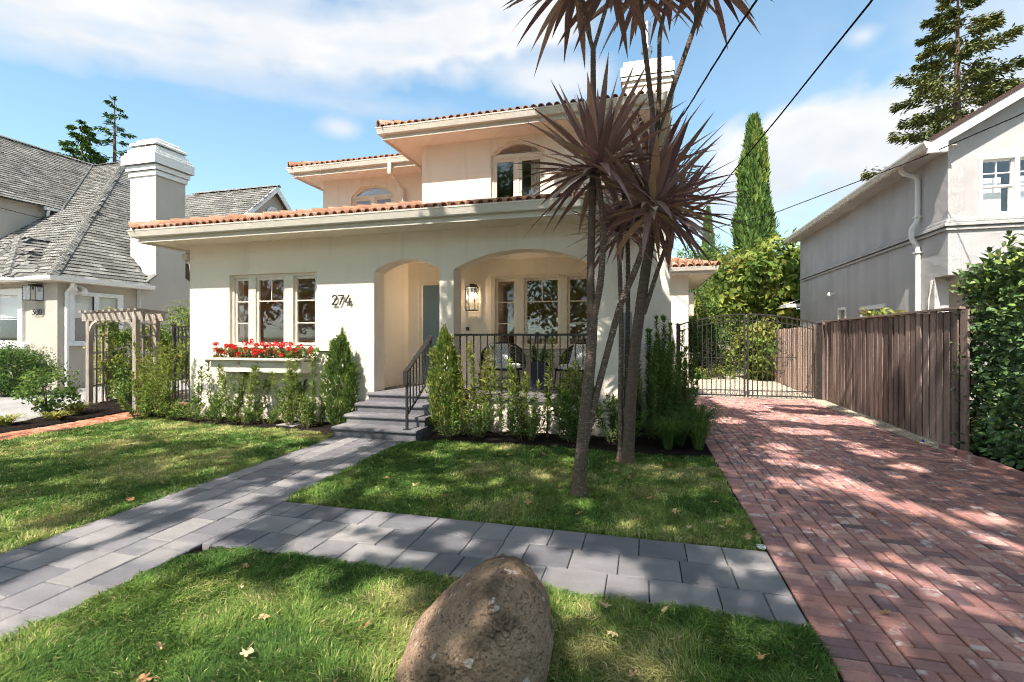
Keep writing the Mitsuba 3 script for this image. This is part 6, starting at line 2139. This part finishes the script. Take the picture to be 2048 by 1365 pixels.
# ---------------------------------------------------------------- bushes and trees
def crown(m, c, R, ncl, nl, L, W, tone, seed, rc=0.5, up=0.6, gap=0.0, tvar=.10, flat=1.0):
    """leaf clumps through the outer part of an ellipsoid"""
    g = np.random.default_rng(seed)
    c, R = np.array(c, float), np.array(R, float)
    d = unit(g.normal(0, 1, (ncl, 3)))
    rad = g.uniform(.35, 1.0, ncl) ** .5
    rad *= 0.8 + 0.4 * meshkit.noise(d * 2.2 + seed, seed)
    cc = c + d * rad[:, None] * R
    ct = np.clip(tone + g.normal(0, tvar, ncl), 0, .95)
    k = np.repeat(np.arange(ncl), nl)
    n = len(k)
    o = unit(g.normal(0, 1, (n, 3))) * (g.random(n) ** .6)[:, None] * [rc, rc, rc * flat]
    P = cc[k] + o
    N = unit(o / rc * .8 + d[k] * .4 + [0, 0, up] + g.normal(0, .45, (n, 3)))
    D = unit(g.normal(0, 1, (n, 3)) + [0, 0, -.25])
    m.leaves(P, D, N, L * g.uniform(.7, 1.3, n), W * g.uniform(.7, 1.3, n), np.clip(ct[k] + g.normal(0, .06, n) + .10 * o[:, 2] / rc, 0, .98), g.random(n), .15, .5)
    return cc


def limbs(m, base, cc, r, g, n=14, split=0.4):
    base = np.array(base, float)
    for e in cc[g.permutation(len(cc))[:n]]:
        j = base + (e - base) * [.15, .15, split]
        j[2] = base[2] + (e[2] - base[2]) * split * g.uniform(.7, 1.2)
        t = np.linspace(0, 1, 9)[:, None]
        q = base * (1 - t) ** 2 + 2 * j * t * (1 - t) + e * t ** 2
        m.tube(q, np.linspace(r, r * .12, 9), 7, caps=False)


def bush(name, label, c, R, ncl, nl, L, W, tone, seed, rc=.3, mat='leaf', cat='bush', tvar=.1, stems=10, gl6=False):
    k = thing(name, label, cat)
    m = MB()
    cc = crown(m, c, R, ncl, nl, L, W, tone, seed, rc, tvar=tvar)
    part(k, 'foliage', m, mat)
    m = MB((.3, .5))
    limbs(m, (c[0], c[1], -.03), cc, .02, np.random.default_rng(seed), stems)
    part(k, 'stems', m, 'twig')
    return k


def tree(name, label, base, c, R, ncl, nl, L, W, tone, seed, rc, r, mat='leaf', tvar=.1, nlimb=18, up=.6, mk=None):
    k = thing(name, label, 'tree')
    m = MB()
    cc = crown(m, c, R, ncl, nl, L, W, tone, seed, rc, tvar=tvar, up=up)
    part(k, 'crown', m, mat)
    m = MB()
    b = np.array(base, float)
    f = np.array([c[0], c[1], c[2] - R[2] * .75])
    m.tube([b, (b + f) / 2 + [.05, .03, 0], f], [r * 1.25, r, r * .8], 10)
    limbs(m, f, cc, r * .5, np.random.default_rng(seed), nlimb)
    part(k, 'trunk', m, 'bark')
    return k


bush('rounded_bush', 'clipped rounded bush before the gray house front window', (-17.2, 9.6, .66), (1.15, .9, .66), 260, 70, .06, .035, .34, 201, .28, tvar=.08)
bush('rose_bush', 'leafy rose bush in the mulch strip left of the arbor', (-11.45, 7.0, .50), (.55, .45, .48), 42, 26, .075, .05, .42, 202, .16, tvar=.12)
bush('climbing_vine', 'yellow and orange tinged vine climbing behind the arbor', (-13.2, 10.2, .95), (1.75, .35, 1.0), 130, 50, .085, .06, .62, 203, .24, tvar=.2, cat='vine')
bush('arbor_vine', 'yellow green vine trained over the arbor arch', (-13.2, 9.35, 1.30), (.40, .3, .95), 40, 30, .07, .05, .68, 204, .15, tvar=.15, cat='vine')
bush('autumn_shrub', 'low bronze shrub at the foot of the arbor', (-12.15, 9.3, .35), (.8, .4, .35), 30, 30, .08, .04, .55, 205, .18, tvar=.25)
bush('garden_shrub', 'light green shrub rising behind the iron fence', (-12.0, 10.7, 1.5), (1.0, .5, 1.1), 70, 40, .10, .05, .62, 206, .28, tvar=.12)
bush('side_shrub', 'dark leafy shrub against the gray house side wall', (-15.4, 11.6, .35), (.8, .6, .4), 30, 30, .08, .04, .40, 207, .2)
bush('yard_hedge', 'dark green clipped hedge behind the left gate leaf', (2.15, 21.6, 1.2), (1.05, .9, 1.2), 90, 60, .12, .07, .26, 208, .34, tvar=.08)
bush('low_hedge', 'low yellow green border plant behind the left gate leaf', (2.3, 20.4, .22), (1.2, .35, .25), 30, 40, .09, .05, .62, 209, .2)
bush('fence_vine', 'bright green vine over the far board fence behind the right gate leaf', (4.35, 20.6, 1.05), (.75, 1.3, 1.1), 110, 46, .14, .11, .70, 210, .34, cat='vine')
bush('rear_shrub', 'tall mid green shrub behind the middle of the gates', (3.4, 23.5, 1.6), (1.2, .9, 1.7), 90, 50, .14, .08, .60, 211, .4)
tree('yellow_tree', 'yellow green small tree right of the rear wing roof', (2.6, 27.5, 0), (2.6, 27.5, 3.6), (2.0, 1.6, 2.2), 80, 60, .20, .10, .62, 212, .6, .10, tvar=.1)
tree('loose_tree', 'grayish green tree behind the yellow tree', (3.6, 33, 0), (3.6, 33, 5.2), (2.4, 2, 2.6), 80, 60, .22, .09, .46, 213, .7, .14)
tree('fig_tree', 'broad leaved light green fig tree beside the beige house corner', (5.6, 24.0, 0), (5.4, 24.0, 4.1), (2.3, 1.9, 1.9), 105, 36, .30, .22, .64, 214, .55, .09, tvar=.12)
tree('dark_tree', 'dark green tree behind the beige house corner', (6.8, 27.0, 0), (6.3, 27.0, 2.9), (2.0, 1.5, 2.2), 60, 50, .22, .12, .30, 215, .6, .1)
bush('variegated_plant', 'pale variegated plant peeping over the fence by the downspout', (5.35, 12.6, 1.95), (.42, .3, .30), 12, 22, .16, .06, .86, 216, .14, cat='plant')
bush('variegated_plant', 'pale variegated plant peeping over the fence below the white slider window', (5.45, 14.0, 1.98), (.35, .3, .26), 10, 20, .16, .06, .84, 217, .14, cat='plant')


def cypress(label, x, y, h, r, seed, n, tone=.42):
    g = np.random.default_rng(seed)
    k = thing('cypress', label, 'tree')
    z = g.random(n) ** .9
    a = g.uniform(0, 6.28, n)
    lump = meshkit.fbm(np.c_[np.cos(a) * 1.8, np.sin(a) * 1.8, z * 9] + seed, 3, seed)
    prof = np.clip(1 - z ** 2.6, 0, 1) ** .8 * np.clip(.55 + z * 3, 0, 1)
    rr = r * prof * (.36 + 1.18 * lump) * np.sqrt(g.uniform(.5, 1, n))
    P = np.c_[x + rr * np.cos(a), y + rr * np.sin(a), .3 + (h - .3) * z * (.96 + .06 * lump)]
    el = g.normal(1.2, .2, n)
    D = np.c_[np.cos(a) * np.cos(el), np.sin(a) * np.cos(el), np.sin(el)]
    N = unit(np.c_[np.cos(a), np.sin(a), a * 0] + g.normal(0, .6, (n, 3)))
    m = MB().leaves(P, D, N, r * g.uniform(.22, .42, n), r * g.uniform(.07, .13, n), np.clip(tone + .75 * (lump - .5) + g.normal(0, .07, n), 0, .9), g.random(n), .2, .5)
    part(k, 'crown', m, 'needle')
    part(k, 'trunk', MB().tube([(x, y, -.05), (x, y, h * .8)], [.2, .05], 8), 'bark')


cypress('tall thick Italian cypress beyond the driveway gate', 6.0, 30.3, 14.0, 1.2, 301, 16000, .44)
cypress('slim distant cypress above the rear wing roof', 4.75, 40.0, 11.6, .75, 302, 7000, .40)


def conifer(label, x, y, h, r, seed, nb, ns, tone, sparse=1.0, gold=0.0, zlow=.15, Ls=.6, name='conifer', mat='needle'):
    """tiers of drooping boughs carrying sprays"""
    g = np.random.default_rng(seed)
    k = thing(name, label, 'tree')
    lv, tk = MB(), MB()
    tk.tube([(x, y, -.1), (x + g.normal(0, .1), y, h * .5), (x, y, h)], [h * .016, h * .011, .03], 9)
    for i in range(nb):
        f = zlow + (1 - zlow) * (i + g.random()) / nb
        z = h * f
        a = i * 2.4 + g.normal(0, .4)
        R = r * (1 - f) ** .75 * g.uniform(.6, 1.15) + .35
        d = np.array([math.cos(a), math.sin(a), 0])
        s = np.linspace(0, 1, 7)
        q = np.array([x, y, z]) + np.outer(s * R, d) + np.outer(R * (.10 * s - .28 * s ** 2 + .16 * s ** 4), [0, 0, 1])
        tk.tube(q, np.linspace(.02 + R * .012, .008, 7), 5, caps=False)
        n = int(ns * (R / r + .25))
        t = g.uniform(.18, 1.05, n) ** .8
        P = np.array([x, y, z]) + np.outer(t * R, d) + np.outer(R * (.10 * t - .28 * t ** 2 + .16 * t ** 4), [0, 0, 1])
        w = R * .26 * (1.15 - t)
        side = np.array([-d[1], d[0], 0])
        P = P + np.outer(g.normal(0, 1, n) * w, side) + np.c_[np.zeros((n, 2)), g.normal(0, .10, n) * R * .5 * sparse]
        D = unit(d + np.outer(g.normal(0, .8, n), side) + np.c_[np.zeros((n, 2)), g.normal(-.15, .45, n)])
        N = unit(np.array([0, 0, 1.0]) + g.normal(0, .5, (n, 3)))
        tn = tone + g.normal(0, .10, n) + gold * (g.random() < .55) * g.uniform(.1, .4)
        lv.leaves(P, D, N, Ls * g.uniform(.6, 1.2, n), Ls * .34 * g.uniform(.6, 1.2, n), np.clip(tn, 0, .95), g.random(n), .1, .5, .2)
    part(k, 'crown', lv, mat)
    part(k, 'trunk', tk, 'bark')


conifer('tall redwood rising behind the beige house', 21.7, 42.1, 27.5, 8.2, 401, 96, 560, .36, .85, .38, .12, .42, 'redwood', 'redwood_needle')
conifer('tall sparse dark conifer beyond the gray roof', -50.1, 36.2, 25.2, 5.0, 402, 56, 120, .30, .8, .1, .25, .42)
conifer('broad bushy conifer left of the sparse conifer', -51.0, 33.9, 21.8, 6.0, 403, 100, 260, .34, 1.1, .2, .2, .45)

# far trees closing the horizon
ft_ = [(-70, 60, 6, 8), (-55, 66, 8, 9), (-38, 70, 7, 8), (-20, 64, 8, 8), (-6, 70, 8, 9), (8, 62, 7, 8), (18, 58, 7, 8), (32, 60, 9, 9), (50, 50, 9, 9), (64, 40, 9, 9)]
for i, (x, y, r, h) in enumerate(ft_):
    tree('background_tree', 'distant green tree on the horizon, hidden behind the houses', (x, y, 0), (x, y, h * .6), (r, r * .7, h * .45), 46, 26, .9, .5, .34, 500 + i, 1.6, .3)
    labels['background_tree' if i == 0 else f'background_tree_{i:03d}']['group'] = 'distant trees on the horizon'

# ---------------------------------------------------------------- street trees behind the camera: they shade the garden
LIT = [(-0.33, 3.41, 0.33, 0.24), (-0.74, 3.63, 0.11, 0.09), (-0.15, 3.26, 0.15, 0.07), (-2.39, 3.9, 0.13, 0.13), (-2.04, 3.85, 0.26, 0.12), (-2.26, 3.45, 0.16, 0.08), (-1.96, 3.3, 0.13, 0.08), (-2.49, 3.27, 0.18, 0.14), (-1.77, 3.98, 0.09, 0.07), (-1.38, 3.62, 0.1, 0.08), (-1.64, 3.32, 0.07, 0.05), (-3.53, 2.62, 0.46, 0.39), (-3.5, 2.15, 0.4, 0.44), (-3.22, 1.89, 0.24, 0.19), (-3.6, 3.0, 0.29, 0.32), (-3.61, 3.42, 0.28, 0.16), (-3.53, 3.63, 0.14, 0.11), (-3.61, 5.37, 0.11, 0.1), (-3.87, 4.97, 0.08, 0.09), (-3.53, 4.97, 0.06, 0.07), (-3.84, 4.58, 0.11, 0.1), (-4.37, 5.91, 0.38, 0.39), (-4.35, 6.6, 0.31, 0.27), (-3.84, 4.22, 0.13, 0.11), (-3.88, 3.82, 0.14, 0.1), (-3.63, 2.37, 0.2, 0.18), (-8.42, 6.96, 2.28, 0.75), (-8.78, 5.6, 1.02, 0.72), (-5.82, 6.39, 0.71, 0.43), (-6.92, 6.51, 0.99, 0.39), (-5.46, 3.32, 0.33, 0.34), (-4.42, 3.04, 0.25, 0.21), (-5.3, 3.03, 0.22, 0.25), (-8.29, 4.86, 0.42, 0.42), (-5.78, 7.27, 0.52, 0.4), (-6.67, 5.29, 0.21, 0.19), (-4.85, 2.71, 0.16, 0.19), (-4.57, 3.78, 0.2, 0.11), (-6.25, 4.03, 0.17, 0.16), (-2.6, 2.12, 0.53, 0.42), (-1.96, 2.3, 0.39, 0.29), (-3.05, 2.96, 0.22, 0.16), (-1.55, 2.36, 0.3, 0.34), (-2.62, 1.78, 0.29, 0.19), (-1.79, 1.96, 0.39, 0.16), (-1.62, 2.78, 0.19, 0.09), (-2.66, 2.5, 0.22, 0.13), (-1.08, 2.31, 0.1, 0.25), (-2.11, 2.85, 0.14, 0.06), (-0.42, 3.09, 0.14, 0.09), (-0.45, 2.86, 0.09, 0.06), (-0.25, 2.6, 0.07, 0.04), (0.03, 2.49, 0.04, 0.03), (-2.58, 6.79, 0.37, 0.2), (-2.74, 6.14, 0.24, 0.14), (-2.54, 4.57, 0.23, 0.17), (-2.25, 4.73, 0.26, 0.17), (-2.62, 5.11, 0.2, 0.1), (-3.24, 4.65, 0.16, 0.15), (-3.14, 4.29, 0.15, 0.12), (-2.15, 5.24, 0.11, 0.08), (-1.62, 5.18, 0.08, 0.08), (-0.9, 6.15, 0.09, 0.1), (-0.58, 4.78, 0.1, 0.09), (2.69, 11.07, 0.61, 0.51), (3.37, 10.93, 0.89, 0.57), (2.3, 12.57, 0.47, 0.47), (2.6, 9.43, 0.43, 0.32), (3.78, 10.63, 0.38, 0.33), (1.91, 8.0, 0.21, 0.23), (1.71, 6.04, 0.3, 0.19), (2.09, 6.32, 0.17, 0.14), (2.11, 5.94, 0.19, 0.17), (2.36, 5.46, 0.26, 0.21), (2.83, 5.28, 0.18, 0.15), (2.13, 6.84, 0.15, 0.11), (1.84, 3.9, 0.2, 0.16), (1.94, 3.67, 0.15, 0.13), (1.64, 3.94, 0.09, 0.07), (2.72, 4.8, 0.12, 0.11), (1.75, 6.99, 0.13, 0.12), (1.42, 3.96, 0.1, 0.06), (2.77, 4.67, 0.08, 0.1), (3.12, 7.93, 0.21, 0.19), (1.53, 10.32, 0.29, 0.38), (3.18, 7.12, 0.12, 0.15)] + [(-2.7, 8.25, .55, .28), (-2.35, 8.75, .42, .45), (-2.15, 10.05, .17, .3), (-.35, 8.6, .09, .12), (-.40, 9.35, .10, .07), (-.28, 8.25, .05, .2), (.9, 11.75, .16, .42), (.75, 12.4, .12, .2),
      (4.6, 9.6, .10, .9), (4.6, 11.2, .12, .6), (4.7, 12.6, .2, .7), (4.6, 8.3, .06, .4), (4.85, 8.55, .3, .28), (4.7, 7.7, .2, .12), (4.62, 7.1, .08, .12), (-1.4, 8.55, .1, .3), (.2, 9.2, .12, .16), (-.4, 7.6, .1, .15), (.6, 8.9, .12, .3)]
LIT = np.array(LIT)
tg = np.random.default_rng(101)
n = 120000
gx, gy = tg.uniform(-10.2, 5.4, n), tg.uniform(0.4, 14.4, n)
wob = 0.35 * (meshkit.noise(np.c_[gx * 1.4, gy * 1.4, gx * 0], 3) - .5)
edge = np.interp(gy, [7.6, 8.0, 9.1, 9.3, 9.9, 10.4, 12.4, 12.8, 13.2, 14.5], [-2.7, -1.25, -1.25, -2.95, -2.95, -2.75, -2.4, -1.4, -0.95, -0.95]) + wob
ok = np.where(gy < 7.5 + wob, gx > -10, gx > edge)
ok &= ~((gx < -3.3) & (gy > 7.05 + wob))
ok &= ~((gy > 13.0) & (gx > 1.7))
ok &= ~((gy > 11.6) & (gx > 1.3) & (meshkit.noise(np.c_[gx * 2.5, gy * 2.5, gx * 0 + 4], 5) < .5))
for cx, cy, rx, ry in LIT:
    w2 = 1 + .35 * (meshkit.noise(np.c_[gx * 5, gy * 5, gx * 0 + 9], 7) - .5)
    ok &= ((gx - cx) / (rx + .09)) ** 2 + ((gy - cy) / (ry + .09)) ** 2 > w2
cl = meshkit.fbm(np.c_[gx * 3.2, gy * 3.2, gx * 0 + 2], 3, 17)
ok &= cl > np.where(gx < -4.6, .40, .30)
gx, gy = gx[ok], gy[ok]
n = len(gx)
zmin = (1.6 + .676 * gy - .182 * gx) / 1.51 + .55
zz = np.maximum(zmin, 6.2) + 0.4 + 2.6 * meshkit.fbm(np.c_[gx * .9, gy * .9, gx * 0 + 6], 3, 23) + tg.uniform(0, .9, n)
P = np.c_[gx - .17 * zz, gy - .80 * zz, zz]
N = unit(np.array([-.17, -.5, 1.0]) + tg.normal(0, .45, (n, 3)))
D = unit(tg.normal(0, 1, (n, 3)) + [0, 0, -.5])
Lt = tg.uniform(.10, .16, n)
left = gx < -4.3
for nm, sel, base, lab in (('street_tree', ~left, (2.4, -4.0, -.07), 'broad street tree behind the camera whose shade dapples the drive and lawns'), ('street_tree', left, (-9.6, -4.2, -.07), 'second street tree further left that shades the left lawn')):
    k = thing(nm, lab, 'tree')
    m = MB().leaves(P[sel], D[sel], N[sel], Lt[sel], Lt[sel] * .9, np.clip(tg.normal(.46, .12, sel.sum()), 0, .95), tg.random(sel.sum()), .12, .5)
    part(k, 'crown', m, 'leaf')
    cc = P[sel]
    b = np.array(base)
    top_ = np.array([b[0], b[1], 7.6])
    t = MB().tube([b, b + [0.05, 0, 3.2], top_], [.34, .27, .20], 12)
    limbs(t, top_, cc, .085, tg, 26, .5)
    part(k, 'trunk', t, 'bark')
for i, (x, y, r, h) in enumerate(((-14, -17, 4, 9), (-6, -19, 3.6, 8), (3, -18, 4.5, 10), (11, -17, 4, 9), (20, -19, 5, 10), (-24, -19, 5, 10), (-31, -18, 5.5, 11), (-40, -18, 6, 12))):
    tree('opposite_tree', 'green tree across the street, mirrored in the windows', (x, y, 0), (x, y, h * .6), (r, r, h * .38), 60, 40, .42, .26, (.5, .6, .45, .66, .5, .55, .5, .45)[i], 600 + i, 1.1, .25)
    labels['opposite_tree' if i == 0 else f'opposite_tree_{i:03d}']['group'] = 'trees across the street'
